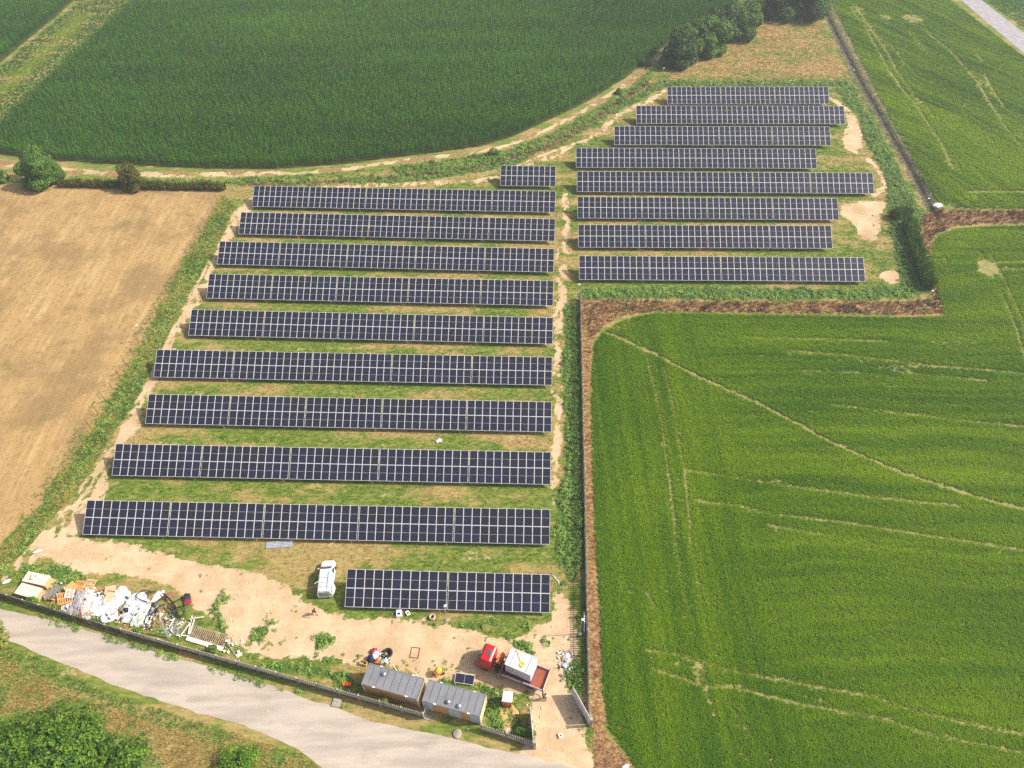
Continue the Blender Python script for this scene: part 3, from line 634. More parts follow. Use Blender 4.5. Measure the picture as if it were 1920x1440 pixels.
c = t.mix(rnd, (.009, .009, .018), (.013, .013, .032)); c = t.mix(t.math('GREATER_THAN', rnd, .88), c, (.010, .013, .034)); c = t.mix(t.math('LESS_THAN', rnd, .10), c, (.015, .012, .014))
c = t.mix(t.math('MULTIPLY', bus, .5), c, (.09, .09, .11)); c = t.mix(t.math('MAXIMUM', col_l, t.math('MULTIPLY', row_l, .6)), c, (.05, .055, .08))
c = t.mix(mid_l, c, (.52, .52, .55))
t.L(t.ramp(t.noise(.25, 3), .3, .7, .16, .30), t.b.inputs['Roughness'])
CELL = t.done(c, .2, .42); t.L(t.ramp(t.noise(.25, 3), .3, .7, .14, .26), t.b.inputs['Roughness'])
def module_mesh(name='solar_module'):
    b = MB(); fw = .038
    for x in (fw / 2, MW - fw / 2): b.box((x, MH / 2, 0), (fw, MH, .036))
    for y in (fw / 2, MH - fw / 2): b.box((MW / 2, y, 0), (MW - 2 * fw, fw, .036))
    b.add([(fw, fw, .014), (MW - fw, fw, .014), (MW - fw, MH - fw, .014), (fw, MH - fw, .014)], [(0, 1, 2, 3)], 1)
    b.add([(fw, fw, -.012), (MW - fw, fw, -.012), (MW - fw, MH - fw, -.012), (fw, MH - fw, -.012)], [(3, 2, 1, 0)], 2)
    me = b.mesh(name, [ALU, CELL, mat('backsheet', (.7, .7, .7), .6)]); ul = me.uv_layers.new(name='UVMap')
    pl = me.polygons[len(b.f) - 2]
    for li, q in zip(pl.loop_indices, ((0, 0), (1, 0), (1, 1), (0, 1))): ul.data[li].uv = q
    return me
MODULE = module_mesh()
ct, st_ = math.cos(TILT), math.sin(TILT); LOWZ = .80; DEPTH = 2 * MH + GAP
_fr = {}
def frame_mesh(n):
    if n in _fr: return _fr[n]
    b = MB(); L = n * MW + (n - 1) * GAP
    up = lambda s, dz=0: (s * ct - dz * st_, LOWZ + s * st_ + dz * ct)
    for s in (.55, 1.75, 2.85, 4.05):
        y, z = up(s, -.055); b.bar((-SEG / 2, y, z), (L + SEG / 2, y, z), .05, .07)
    k = max(3, round(L / 3.2)); xs = [L * (i + .5) / k for i in range(k)]
    for x in xs:
        (y0, z0), (y1, z1) = up(.35, -.13), up(4.25, -.13); b.bar((x, y0, z0), (x, y1, z1), .06, .08)
        for s in (1.05, 3.45):
            y, z = up(s, -.16); b.box((x, y, z / 2 - .1), (.10, .08, z + .2))
        y0, z0 = up(2.4, -.16); y1, z1 = up(3.45, -.16); b.bar((x + .06, y0, z0), (x + .06, y1, .7), .04, .04)
    _fr[n] = b.mesh('support_frame', STEEL); return _fr[n]
ROWS = {'L1':(-52.30,128.07,-3.782,(10,10,11,11,11)),'L2':(-52.88,118.87,-3.968,(11,11,10,10,11)),'L3':(-54.71,109.58,-3.871,(10,11,11,11,11)),
 'L4':(-54.16,99.99,-3.492,(10,10,11,11,11)),'L5':(-54.72,90.55,-3.524,(11,11,11,10,10)),'L6':(-57.64,80.99,-3.078,(11,11,11,11,11)),
 'L7':(-55.90,71.33,-2.918,(11,10,10,11,11)),'L8':(-57.64,61.82,-2.749,(11,11,11,11,10)),'L9':(-58.22,52.20,-2.620,(10,11,11,11,11)),
 'L10':(-21.37,41.15,-2.925,(11,11)),'L0':(-1.67,133.91,-3.343,(10,)),
 'R1':(38.54,167.38,-2.256,(11,11,11)),'R2':(29.95,158.43,-2.468,(11,10,10,10)),'R3':(23.88,149.25,-2.393,(10,10,10,11)),'R4':(14.66,140.34,-2.506,(11,11,11,11)),
 'R5':(14.18,131.15,-2.590,(11,10,10,10,11)),'R6':(13.61,121.93,-2.522,(11,11,11,11)),'R7':(13.07,112.60,-2.221,(11,10,10,10)),'R8':(12.52,103.15,-2.323,(11,11,11,11))}
ORD = ['first', 'second', 'third', 'fourth', 'fifth', 'sixth', 'seventh', 'eighth', 'ninth']
def place(o, loc, rot=(0, 0, 0), parent=None, name=None):
    COL.objects.link(o); o.location = loc; o.rotation_euler = rot
    if parent: o.parent = parent
    return o
for rn, (x0, y0, az, segs) in ROWS.items():
    a = R(az); off = 0; ns = len(segs)
    for si, n in enumerate(segs):
        if rn == 'L0': lab = 'short lone solar table of ten columns beside the far dirt path'
        elif rn == 'L10': lab = ('solar table of the short front row next to the white van', 'solar table of the short front row next to the picket fence')[si]
        elif rn[0] == 'L': lab = '%s solar table from the stubble field end, %s long row behind the yard' % (ORD[si], ORD[9 - int(rn[1:])])
        else: lab = '%s solar table from the central path end, %s row back from the rice bank' % (ORD[si], ORD[8 - int(rn[1:])])
        tb = thing('solar_table', lab, 'solar table', (x0 + off * math.cos(a), y0 + off * math.sin(a), 0), a, 'solar tables in the rows of the solar farm')
        tilt = TILT + rng.normal(0, R(.12))
        for r_ in range(2):
            for c_ in range(n):
                m_ = bpy.data.objects.new('solar_panel', MODULE); s_ = r_ * (MH + GAP)
                place(m_, (c_ * (MW + GAP), s_ * ct, LOWZ + s_ * st_), (TILT + rng.normal(0, R(.15)), rng.normal(0, R(.12)), 0), tb)
        place(bpy.data.objects.new('support_frame', frame_mesh(n)), (0, 0, 0), parent=tb)
        off += n * MW + (n - 1) * GAP + SEG

# ================================================================== TREES, HEDGES
BARK = mat('bark', (.13, .10, .07), .9, .1)
def crown_mesh(lobes, nleaf, size, m, seed, flat=.35):
    """leaf-sized faces spread through a union of uneven lobes, thicker near their skins"""
    r = np.random.default_rng(seed); lob = np.array(lobes, float); wts = lob[:, 3] * lob[:, 4]; wts = wts / wts.sum()
    k = r.choice(len(lob), nleaf, p=wts); d = r.normal(0, 1, (nleaf, 3)); d /= np.linalg.norm(d, axis=1)[:, None]
    rad = r.uniform(.5, 1.0, nleaf) ** .4 * (1 + .22 * (fbm(d[:, 0] * 2.2 + k * 3, d[:, 1] * 2.2 + d[:, 2] * 1.7, seed) - .5) * 2)
    c = lob[k, :3] + d * rad[:, None] * lob[k, 3:6]
    # clumps: gather leaves to gappy sprays
    g = fbm(c[:, 0] * 1.1 + c[:, 2], c[:, 1] * 1.1 - c[:, 2] * .7, seed + 4); keep = g > .36; c, d = c[keep], d[keep]; n = len(c)
    nr = d * .9 + r.normal(0, .55, (n, 3)) + np.array([0, 0, flat]); nr /= np.linalg.norm(nr, axis=1)[:, None]
    t1 = np.cross(nr, r.normal(0, 1, (n, 3))); t1 /= np.linalg.norm(t1, axis=1)[:, None]; t2 = np.cross(nr, t1)
    s = (size * r.uniform(.6, 1.3, n))[:, None]
    V = np.stack([c - t1 * s * .55, c - t2 * s * .3 - nr * s * .08, c + t1 * s * .55, c + t2 * s * .3 - nr * s * .08], 1).reshape(-1, 3)
    V[:, 2] = np.maximum(V[:, 2], .03)
    return fastmesh('crown', V, np.arange(n * 4).reshape(n, 4), [m])
def tree(name, label, loc, rx, ry, h, m, seed, nleaf=9000, size=.32, base=.25, cat='tree', group=None, nl=9):
    r = random.Random(seed); tr = thing(name, label, cat, (loc[0], loc[1], 0), r.uniform(0, 6.28), group)
    lobes = []
    for i in range(nl):
        a = r.uniform(0, 6.28); q = math.sqrt(r.uniform(0, 1)) * .72; zz = r.uniform(base + .15, .78) * h; k = r.uniform(.34, .52) * (1.1 - .3 * q)
        lobes.append((rx * q * math.cos(a), ry * q * math.sin(a), zz, rx * k, ry * k, h * k * .55))
    lobes.append((0, 0, h * .6, rx * .6, ry * .6, h * .36))
    if base < .08: lobes += [(rx * .5 * math.cos(k * 1.26), ry * .5 * math.sin(k * 1.26), h * .18, rx * .4, ry * .4, h * .2) for k in range(5)]
    place(bpy.data.objects.new('crown', crown_mesh(lobes, nleaf, size, m, seed)), (0, 0, 0), parent=tr)
    b = MB(); tr_r = .035 * h + .03
    b.tube([(0, 0, -.1), (.05 * rx, 0, h * .2), (.02, .04 * ry, h * .45), (0, 0, h * .7)], [tr_r * 1.3, tr_r, tr_r * .7, tr_r * .3], 8)
    for L in lobes[:6]: b.tube([(0, 0, h * r.uniform(.18, .4)), (L[0] * .5, L[1] * .5, L[2] * .7), (L[0], L[1], L[2])], [tr_r * .55, tr_r * .35, tr_r * .12], 6)
    b.build('trunk', BARK, tr, True)
    return tr
LG = leafmat('leaf_dark', lin((44,78,24)), lin((98,128,44)), .5, .3, .25, False)
LM = leafmat('leaf_mid', lin((54,98,28)), lin((116,150,52)), .5, .3, .3, False)
LW = leafmat('leaf_willow', lin((50,92,18)), lin((120,156,44)), .5, .3, .35, False)
LY = leafmat('leaf_yellowish', lin((96,112,44)), lin((170,168,86)), .55, .3, .3, False)
LO = leafmat('leaf_olive', lin((74,84,32)), lin((122,116,50)), .6, .2, .3, False)
LLIME = leafmat('leaf_lime', lin((76,122,26)), lin((140,176,52)), .5, .3, .35, False)
tree('round_tree', 'round green tree standing by the track next to the stubble field', at(88, 342), 5.2, 4.4, 7.4, LM, 5, 26000, .36, .02)
tree('small_tree', 'thin olive coloured small tree rising from the dark hedge', at(254, 352), 3.2, 2.8, 6.0, LO, 8, 9000, .30, .02)
tree('bush', 'low green bush cut off by the picture edge near the maize track', at(-8, 338), 4.0, 2.2, 3.2, LM, 12, 6000, .28, .0, 'bush')
g_ = 'trees in the line beside the tan meadow'
tree('broad_tree', 'first dark tree of the meadow line, nearest the solar tables', at(1272, 118), 6.6, 5.6, 9.6, LG, 21, 30000, .42, .02, group=g_)
tree('broad_tree', 'second dark tree of the meadow line, counted from the solar tables', at(1318, 100), 6.6, 5.6, 9.6, LM, 22, 30000, .42, .02, group=g_)
tree('broad_tree', 'third dark tree of the meadow line, counted from the solar tables', at(1368, 68), 7.2, 6.0, 9.6, LG, 23, 32000, .42, .02, group=g_)
tree('broad_tree', 'slim tree ending the meadow line beside the tall dark trees', at(1405, 44), 4.6, 4.2, 6.6, LM, 24, 16000, .40, .02, group=g_)
g_ = 'tall dark trees closing the top of the meadow'
tree('tall_tree', 'tall dark tree at the head of the meadow, next to the tree line', at(1452, 30), 8.4, 7.0, 12, LG, 25, 34000, .46, .05, group=g_)
tree('tall_tree', 'tall dark tree at the head of the meadow, next to the ditch', at(1510, 26), 9.0, 7.2, 13, LG, 26, 34000, .46, .05, group=g_)
tree('willow_bush', 'large leafy light green tree crown across the road, beside the dry grass', at(112, 1446), 8.4, 6.4, 6.6, LW, 31, 34000, .33, .02, nl=14)
tree('willow_bush', 'large leafy light green tree crown cut off by the picture corner', at(-30, 1462), 8.5, 6.5, 7.6, LW, 32, 30000, .33, .02, nl=13)
tree('willow_bush', 'low light green bush at the bottom picture edge beside the large crowns', at(205, 1462), 4.8, 4.0, 4.0, LW, 35, 9000, .36, .0, 'bush')
tree('yellow_tree', 'yellowish tree overhanging the country road at the picture edge', at(-34, 1240), 4.4, 4.2, 6.4, LY, 33, 13000, .30, .1)
tree('lime_bush', 'bright lime green bush alone in the dry grass across the road', at(448, 1442), 2.8, 2.2, 2.8, LLIME, 34, 7000, .2, .0, 'bush')
for i, (x, y, r_, h_) in enumerate(((1212, 122, 1.6, 2.0), (925, 292, 1.5, 1.8), (1160, 176, 1.2, 1.4))):
    tree('bush', ('dark bush beside the track, close to the lamp post by the trees', 'dark bush beside the track above the short lone solar table', 'small bush beside the track above the second far solar row')[i], at(x, y), r_, r_, h_, LM, 40 + i, 1800, .26, 0, 'bush')
def reed_hedge(name, label, pl, wd, h, mlist, seed, dens=60):
    """a tall thick band of upright stems and leaves"""
    r = np.random.default_rng(seed); pts = []
    for a, b in zip(pl[:-1], pl[1:]):
        L = np.hypot(*(b - a)); n = int(L * wd * dens); tt = r.uniform(0, 1, n)[:, None]; nr = np.array([-(b - a)[1], (b - a)[0]]) / L
        pts.append(a + (b - a) * tt + nr * (r.uniform(-.5, .5, n) * wd)[:, None])
    p = np.concatenate(pts); n = len(p); hh = h * (.65 + .55 * fbm(p[:, 0] * .6, p[:, 1] * .6, seed)) * r.uniform(.75, 1.05, n)
    a = r.uniform(0, 6.283, n); w_ = r.uniform(.05, .11, n); lean = r.normal(0, .16, (n, 2)) * hh[:, None]; z0 = hh * r.uniform(0, .55, n)
    dx = np.column_stack([-np.sin(a), np.cos(a)]) * w_[:, None]
    V = np.empty((n, 4, 3)); V[:, 0, :2] = p - dx; V[:, 1, :2] = p + dx; V[:, 2, :2] = p + dx * .4 + lean; V[:, 3, :2] = p - dx * .4 + lean
    V[:, 0, 2] = V[:, 1, 2] = z0; V[:, 2, 2] = V[:, 3, 2] = hh
    mi = ((z0 > hh * .3) & (r.uniform(0, 1, n) < .75)).astype(int)
    o = bpy.data.objects.new(name, fastmesh(name, V.reshape(-1, 3), np.arange(n * 4).reshape(n, 4), mlist, mi)); COL.objects.link(o)
    return tag(o, label, 'hedge')
DKH = leafmat('hedge_green', lin((40,66,24)), lin((90,108,46)), .7, .2, .2, False); BRT = leafmat('hedge_brown', lin((108,88,48)), lin((150,122,72)), .8, .1, .2, False)
reed_hedge('reed_hedge', 'dark reed hedge with browned tops between stubble field and maize track', P2([(112,349),(200,351),(300,354),(424,356)]), 1.5, 1.7, [DKH, BRT], 3, 48)
reed_hedge('tall_hedge', 'tall dark reed hedge beside the sandy patch near the rice', P2([(1700,420),(1708,455),(1722,500),(1738,545)]), 2.0, 2.5, [LG, LM], 4, 80)
reed_hedge('tall_hedge', 'short dark thicket at the head of the tall reed hedge', P2([(1672,412),(1700,402)]), 2.2, 2.2, [LG, LM], 6, 80)

# ================================================================== FENCES, LAMP POSTS
CONC = mat('concrete', lin((168,160,150)), .9, .1, 0, .15, 1.5, lin((96,94,78)), .6); CONC_D = mat('dark_concrete', lin((112,108,94)), .95, .1, 0, .25, 1.2, lin((58,66,40)), .8)  # CONC_D is a darker concrete tone with dark green patches
def concrete_fence(name, label, a, b, h, hb, sp=.27, panel=2.5, skip=0.0, pw=.14, mb=None):
    a, b = Vector(a), Vector(b); d = b - a; L = d.length; rz = math.atan2(d.y, d.x)
    f = thing(name, label, 'fence', a, rz)
    MB().box((L / 2, 0, hb / 2), (L, .12, hb)).build('base_wall', mb or CONC, f)
    if h > hb:
        bk = MB(); n = int((L - skip) / sp)
        for i in range(n):
            x = skip + sp * (i + .5); hh = h + random.uniform(-.03, .02)
            bk.prism([(-pw / 2, hb), (pw / 2, hb), (pw / 2, hh - .06), (0, hh), (-pw / 2, hh - .06)], -.035, .035, 0, Matrix.Translation((x, 0, 0)) @ Matrix.Rotation(R(90), 4, 'X'))
        bk.bar((skip, 0, hb + (h - hb) * .66), (L, 0, hb + (h - hb) * .66), .05, .08)
        bk.build('pickets', CONC, f)
    post = MB().box((0, 0, h / 2 + .03), (.17, .17, h + .06)).add([(-.1, -.1, h + .06), (.1, -.1, h + .06), (.1, .1, h + .06), (-.1, .1, h + .06), (0, 0, h + .14)], [(0, 1, 4), (1, 2, 4), (2, 3, 4), (3, 0, 4)]).mesh('post', CONC)
    k = max(1, round(L / panel))
    for i in range(k + 1): place(bpy.data.objects.new('post', post), (L * i / k, 0, 0), parent=f)
    return f
concrete_fence('picket_fence', 'long concrete picket fence between the central weeds and the rice field', at(1087.5, 562), at(1104, 1352), 2.05, .72, .27)
concrete_fence('concrete_wall', 'dark solid concrete wall along the road behind the rubbish heap', at(-120, 1082), at(236, 1190), 1.5, 1.5, mb=CONC_D)
concrete_fence('picket_fence', 'grey concrete picket fence along the road from rubbish heap to cabins', at(237, 1190.3), at(795, 1347), 1.85, .62, .24, mb=CONC_D)
concrete_fence('picket_fence', 'short concrete picket fence between the grey roofed cabin and the gateway', at(903, 1368), at(999, 1399), 1.7, .5, .27)
IV = leafmat('ivy', lin((60,104,26)), lin((132,164,40)), .5, .3, .3, False)
for i, (x, y, r_) in enumerate(((68, 1132, .75), (108, 1146, .7), (186, 1168, .55), (265, 1190, .7), (403, 1222, .5), (720, 1320, .6), (985, 1378, 1.1))):
    lab = ('creeper on the concrete wall beside the timber crates', 'creeper on the concrete wall below the orange pallet', 'small creeper on the concrete wall below the white foam', 'creeper where the solid wall turns into pickets', 'creeper on the pickets below the fallen white fence panel', 'creeper on the pickets behind the cabin with one roof vent', 'large creeper smothering the short picket fence beside the gateway')[i]
    o = bpy.data.objects.new('creeper', crown_mesh([(0, 0, .9, r_ * 1.2, .4, .8), (r_ * .5, 0, 1.3, r_ * .7, .4, .5)], 700, .16, IV, 60 + i)); place(o, at(x, y), (0, 0, R(-16))); tag(o, lab, 'creeper', 'creepers on the road fence')
# wire fence beside the stubble field
wf = [at(*q) for q in ((416, 366), (380, 430), (287, 600), (200, 752), (115, 895), (30, 1020), (-40, 1098))]
f = thing('wire_fence', 'thin wire fence on dark posts along the edge of the stubble field', 'fence', (0, 0, 0)); IRON = mat('dark_iron', (.06, .055, .05), .7)
wm = MB(); pm_ = MB().tube([(0, 0, 0), (0, 0, 1.75)], .035, 6).mesh('post', IRON)
tot = 0; nxt = 0
for a, b in zip(wf[:-1], wf[1:]):
    L = (b - a).length
    while nxt <= tot + L:
        q = a + (b - a) * ((nxt - tot) / L); place(bpy.data.objects.new('post', pm_), q, (random.uniform(-.05, .05), random.uniform(-.05, .05), 0), f); nxt += 2.6
    tot += L
    for z in (.3, .75, 1.2, 1.6): wm.tube([a + Vector((0, 0, z)), b + Vector((0, 0, z))], .006, 4, 0, False)
wm.build('wires', IRON, f)
# gate leaves
GATE = mat('gate_sheet', lin((206,202,208)), .5, .4, .1, .06)
def gate(label, a, b, h):
    a, b = Vector(a), Vector(b); d = b - a; L = d.length; g = thing('gate_leaf', label, 'gate', a, math.atan2(d.y, d.x), 'leaves of the site gate')
    p = MB().box((L / 2, 0, h / 2 + .08), (L - .1, .035, h - .1)); 
    for i in range(1, int(L / .28)): p.box((i * .28, 0, h / 2 + .08), (.04, .06, h - .16))
    p.build('sheet', GATE, g)
    q = MB()
    for z in (.06, h + .05): q.bar((0, 0, z), (L, 0, z), .07, .07)
    for x in (.03, L - .03): q.box((x, 0, h / 2 + .05), (.07, .07, h))
    q.build('gate_frame', GATE, g)
gate('open gate leaf swung in beside the long picket fence', at(1103, 1357), at(1073, 1302), 2.25)
gate('open gate leaf seen edge on beside the patch of straw', at(999.5, 1397), at(994, 1338), 2.25)
gp = MB().box((0, 0, 1.2), (.3, .3, 2.4)).box((0, 0, 2.43), (.36, .36, .08)).mesh('gate_post', CONC)
for (x, y), lb in (((1106, 1361), 'concrete gate post at the end of the long picket fence'), ((1002, 1403), 'concrete gate post at the end of the short picket fence')):
    tag(place(bpy.data.objects.new('gate_post', gp), at(x, y)), lb, 'post', 'gate posts')
LAMPM = mat('lamp_white', (.75, .77, .8), .4, .5); LAMPB = mat('lamp_dark', (.05, .05, .06), .4)
LPOST = [(440, 355, 4, 'beside the first table of the last long row', 0), (272, 641, 4, 'beside the wire fence, halfway along the stubble field', 0), (964, 300, 4.1, 'above the short lone solar table', 0), (1240, 156, 4.0, 'beside the dark trees at the farthest row', 0), (1083, 561, 3.6, 'at the head of the long picket fence', 0), (1087, 1189, 4.4, 'against the long picket fence above the truck', 0), (838, 1163, 4.2, 'standing in front of the short front row', 0), (1591, 158, 3.8, 'among weeds by the ditch beside the farthest row', 0), (1727, 400, 3.6, 'among weeds by the white sack at the ditch', 0), (1733, 572, 3.4, 'in the corner of the rice bank and the tall hedge', 0)]
for i, (x, y, h, lb, k) in enumerate(LPOST):
    p = thing('lamp_post', 'slim grey lamp post ' + lb, 'lamp post', at(x, y), random.uniform(-.3, .3), 'slim lamp posts around the solar farm')
    MB().tube([(0, 0, 0), (0, 0, h)], [.055, .04], 8).box((0, 0, .06), (.4, .4, .12)).build('pole', STEEL, p)
    lh = MB().box((.12, -.06, h - .12), (.34, .26, .10)).bar((0, 0, h - .14), (.12, -.06, h - .14), .05, .05).build('lamp_head', LAMPM, p)
    MB().lathe([(.07, -.05), (.08, 0), (.05, .07)], 10, 0, Matrix.Translation((-.12, .02, h - .35))).bar((0, 0, h - .35), (-.1, .02, h - .35), .03, .03).build('camera_dome', LAMPB if i == 5 else LAMPM, p)
# ================================================================== THINGS IN THE YARD
WHITE = mat('white_paint', (.80, .80, .80), .3, .5, 0, .04); GLASS = mat('car_glass', (.015, .018, .022), .08, .6, 0, 0); RUB = mat('rubber', (.025, .025, .026), .8, .2); RIM = mat('wheel_rim', (.45, .45, .47), .4, .5, .6)
BLACK = mat('black_plastic', (.02, .02, .022), .5, .4); REDP = mat('red_paint', (.55, .012, .018), .28, .5, 0, .08); DRED = mat('dark_red_paint', (.20, .015, .02), .4, .5); ORANGE = mat('orange_paint', (.75, .16, .02), .4, .5)
GREY = mat('grey_paint', (.35, .36, .38), .5, .4); BLUE = mat('blue_paint', (.10, .24, .55), .5, .4); NAVY = mat('navy', (.03, .06, .16), .5)
YEL = mat('yellow', (.80, .62, .03), .6); WOOD = mat('pale_wood', lin((206,172,128)), .8, .2, 0, .2, 4, lin((150,112,74)), .5); WOODO = mat('orange_wood', lin((200,146,88)), .8, .2, 0, .2, 4)
PLY = mat('plywood_pale', lin((226,206,188)), .75, .2, 0, .07, 1.2, lin((196,168,142)), .5); GWOOD = mat('grey_wood', lin((140,132,128)), .9, .1, 0, .2, 3)
LILAC = mat('pale_side_board', lin((196,190,204)), .5, .4, 0, .06)
def loft(b, st, mat_=0, caps=True):
    """st: list of rings (same length)"""
    n = len(st[0]); vs = [p for r_ in st for p in r_]; fs = []
    for i in range(len(st) - 1): fs += [(i * n + k, i * n + (k + 1) % n, (i + 1) * n + (k + 1) % n, (i + 1) * n + k) for k in range(n)]
    if caps: fs += [tuple(range(n)), tuple((len(st) - 1) * n + k for k in range(n))[::-1]]
    return b.add(vs, fs, mat_)
def wheel(parent, x, y, r_, wd, name='wheel'):
    o = MB().lathe([(r_ * .62, -wd / 2), (r_ * .94, -wd / 2), (r_, -wd * .3), (r_, wd * .3), (r_ * .94, wd / 2), (r_ * .62, wd / 2)], 20).build(name, RUB, parent, True, (x, y, r_)); o.rotation_euler.x = R(90)
    MB().lathe([(r_ * .15, -wd * .46), (r_ * .63, -wd * .38), (r_ * .63, wd * .38), (r_ * .15, wd * .46)], 16).build('rim', RIM, o)
# ---- van
van = thing('white_van', 'white panel van with roof bars parked beside the short front row', 'van', (-24.25, 45.15, 0), R(93.5))
def ring(x, zb, zt, wb, wt):
    h = zt - zb; return [(x, -wb, zb), (x, -wb * 1.01, zb + h * .5), (x, -wt - .02, zt - .1 * h), (x, -wt + .14, zt), (x, wt - .14, zt), (x, wt + .02, zt - .1 * h), (x, wb * 1.01, zb + h * .5), (x, wb, zb)]
st = [ring(2.42, .35, .78, .70, .66), ring(2.28, .28, .92, .86, .78), ring(1.7, .26, 1.05, .92, .84), ring(1.42, .25, 1.12, .93, .84), ring(.72, .25, 1.80, .94, .78), ring(.4, .25, 1.87, .94, .78), ring(-2.05, .25, 1.88, .94, .78), ring(-2.32, .27, 1.80, .93, .77), ring(-2.40, .4, 1.2, .9, .86)]
loft(MB(), st[::-1]).build('body', WHITE, van, False, bevel=.04)
MB().add([(1.43, -.72, 1.16), (1.43, .72, 1.16), (.76, .66, 1.81), (.76, -.66, 1.81)], [(0, 1, 2, 3)]).build('windscreen', GLASS, van).location = (.015, 0, .015)
for s in (-1, 1):
    w_ = MB().add([(1.2, s * .925, 1.17), (.35, s * .965, 1.17), (.35, s * .83, 1.68), (.75, s * .83, 1.68)], [(0, 1, 2, 3) if s < 0 else (3, 2, 1, 0)]).build('side_window', GLASS, van)
    mr = MB().box((1.15, s * 1.06, 1.12), (.12, .2, .2)).build('wing_mirror', BLACK if s < 0 else WHITE, van)
    MB().add([(2.40, s * .5, .66), (2.28, s * .80, .68), (2.20, s * .80, .88), (2.34, s * .5, .86)], [(0, 1, 2, 3) if s > 0 else (3, 2, 1, 0)]).build('headlight', mat('headlight_glass', (.5, .52, .55), .15), van).location = (.03, 0, .03)
for x in (1.55, -1.5):
    for s in (-1, 1): wheel(van, x, s * .86, .33, .21)
rb = [MB().box((x, 0, 1.97), (.06, 1.5, .05)).box((x, -.66, 1.91), (.07, .06, .1)).box((x, .66, 1.91), (.07, .06, .1)).build('roof_bar', GREY, van) for x in (-.55, -1.2, -1.75)]
MB().bar((.3, -.52, 2.0), (-2.1, -.5, 2.0), .12, .02).build('roof_tube', mat('pale_blue', (.28, .45, .72), .5), van)
MB().bar((-1.0, .55, 2.02), (-1.35, 1.15, 2.05), .05, .04).build('roof_pole', WHITE, van)
MB().bar((-1.2, .05, 2.03), (-2.45, .35, 1.95), .05, .04).build('roof_pole', WHITE, van)
dr_ = MB().box((-.0, 0, 0), (.06, .82, 1.3)).build('rear_door', WHITE, van); dr_.location = (-1.85, -1.12, 1.12); dr_.rotation_euler.z = R(72)
MB().box((-2.39, .02, .98), (.03, 1.4, 1.0)).build('load_opening', mat('load_grey', (.30, .30, .31), .7), van)
ld = MB()
for y in (-.45, -.15, .15, .45): ld.bar((-2.44, y, .5), (-2.34, y * .9, 1.72), .035, .03)
for z in (.7, 1.0, 1.3, 1.6): ld.bar((-2.43, -.6, z), (-2.43, .6, z), .035, .03)
ld.build('rear_grille', GREY, van)
MB().box((-2.44, 0, .42), (.12, 1.7, .16)).build('bumper', GREY, van); MB().box((2.42, 0, .45), (.1, 1.45, .2)).build('bumper', WHITE, van)

# ---- truck with crane, flat bed; local +x is the driving direction
TRK = math.atan2(1.91, -4.61); tk = thing('crane_truck', 'red flatbed crane truck loaded with a white cabin', 'truck', (3.32, 31.42, 0), TRK)
cs = lambda x, zb, zt, w0, w1: [(x, -w0, zb), (x, -w0, zb + (zt - zb) * .55), (x, -w1, zt - .1), (x, -w1 + .1, zt), (x, w1 - .1, zt), (x, w1, zt - .1), (x, w0, zb + (zt - zb) * .55), (x, w0, zb)]
loft(MB(), [cs(6.55, .75, 2.80, 1.12, .95), cs(6.75, .7, 2.92, 1.15, 1.0), cs(7.75, .65, 2.90, 1.15, 1.0), cs(7.92, .6, 2.75, 1.15, .98), cs(8.28, .55, 1.75, 1.15, 1.12), cs(8.36, .5, 1.0, 1.13, 1.1)]).build('cab', REDP, tk, False, bevel=.05)
MB().add([(8.285, -1.0, 1.74), (8.285, 1.0, 1.74), (7.945, .88, 2.72), (7.945, -.88, 2.72)], [(0, 1, 2, 3)]).build('windscreen', GLASS, tk).location = (.02, 0, .01)
for s in (-1, 1):
    MB().add([(7.95, s * 1.165, 1.72), (6.9, s * 1.165, 1.72), (6.95, s * 1.02, 2.6), (7.75, s * 1.02, 2.6)], [(0, 1, 2, 3) if s < 0 else (3, 2, 1, 0)]).build('side_window', GLASS, tk)
    MB().bar((8.05, s * 1.1, 2.2), (8.3, s * 1.45, 2.2), .04, .04).box((8.3, s * 1.5, 2.05), (.1, .18, .42)).build('wing_mirror', BLACK, tk)
    MB().box((8.37, s * .85, .72), (.06, .34, .2)).build('headlight', mat('lamp_glass', (.6, .6, .6), .15), tk)
MB().box((7.15, -.05, 2.93), (.52, .72, .05)).build('roof_hatch', mat('hatch_glass', (.09, .095, .11), .3), tk, bevel=.02)
MB().box((8.36, 0, .45), (.18, 2.26, .34)).build('bumper', GREY, tk)
MB().box((4.1, -.42, .62), (8.0, .12, .24)).box((4.1, .42, .62), (8.0, .12, .24)).build('chassis', DRED, tk)
for x, in ((7.35,), (1.7,)):
    for s in (-1, 1): wheel(tk, x, s * .98, .48, .3)
cr = MB().box((5.85, 0, 1.0), (.55, 2.2, .35)).box((5.9, .1, 1.65), (.45, .5, 1.1)).build('crane_base', BLACK, tk)
MB().bar((5.95, .55, 2.35), (5.7, -.85, 2.25), .26, .28).bar((5.7, .5, 2.05), (5.55, -.95, 1.95), .2, .2).build('crane_boom', ORANGE, tk)
h_ = MB()
for i in range(5): h_.tube([(6.2 + .05 * i, -.9 + .4 * i, 1.1), (6.1, -.7 + .4 * i, 1.7 + .1 * (i % 2)), (5.9, -.3 + .25 * i, 2.0), (5.6, -.5 + .2 * i, 1.3)], .03, 5)
h_.build('crane_hoses', BLACK, tk)
for s in (-1, 1): MB().bar((5.5, s * 1.0, .75), (5.5, s * 1.3, .75), .14, .14).box((5.5, s * 1.32, .5), (.14, .14, .9)).box((5.5, s * 1.32, .03), (.3, .3, .06)).build('outrigger', GREY, tk)
MB().box((2.55, 0, 1.02), (5.1, 2.5, .12)).build('bed_floor', mat('rust_red_floor', lin((150,84,62)), .85, .1, 0, .12, 2, lin((120,70,56)), .5), tk)
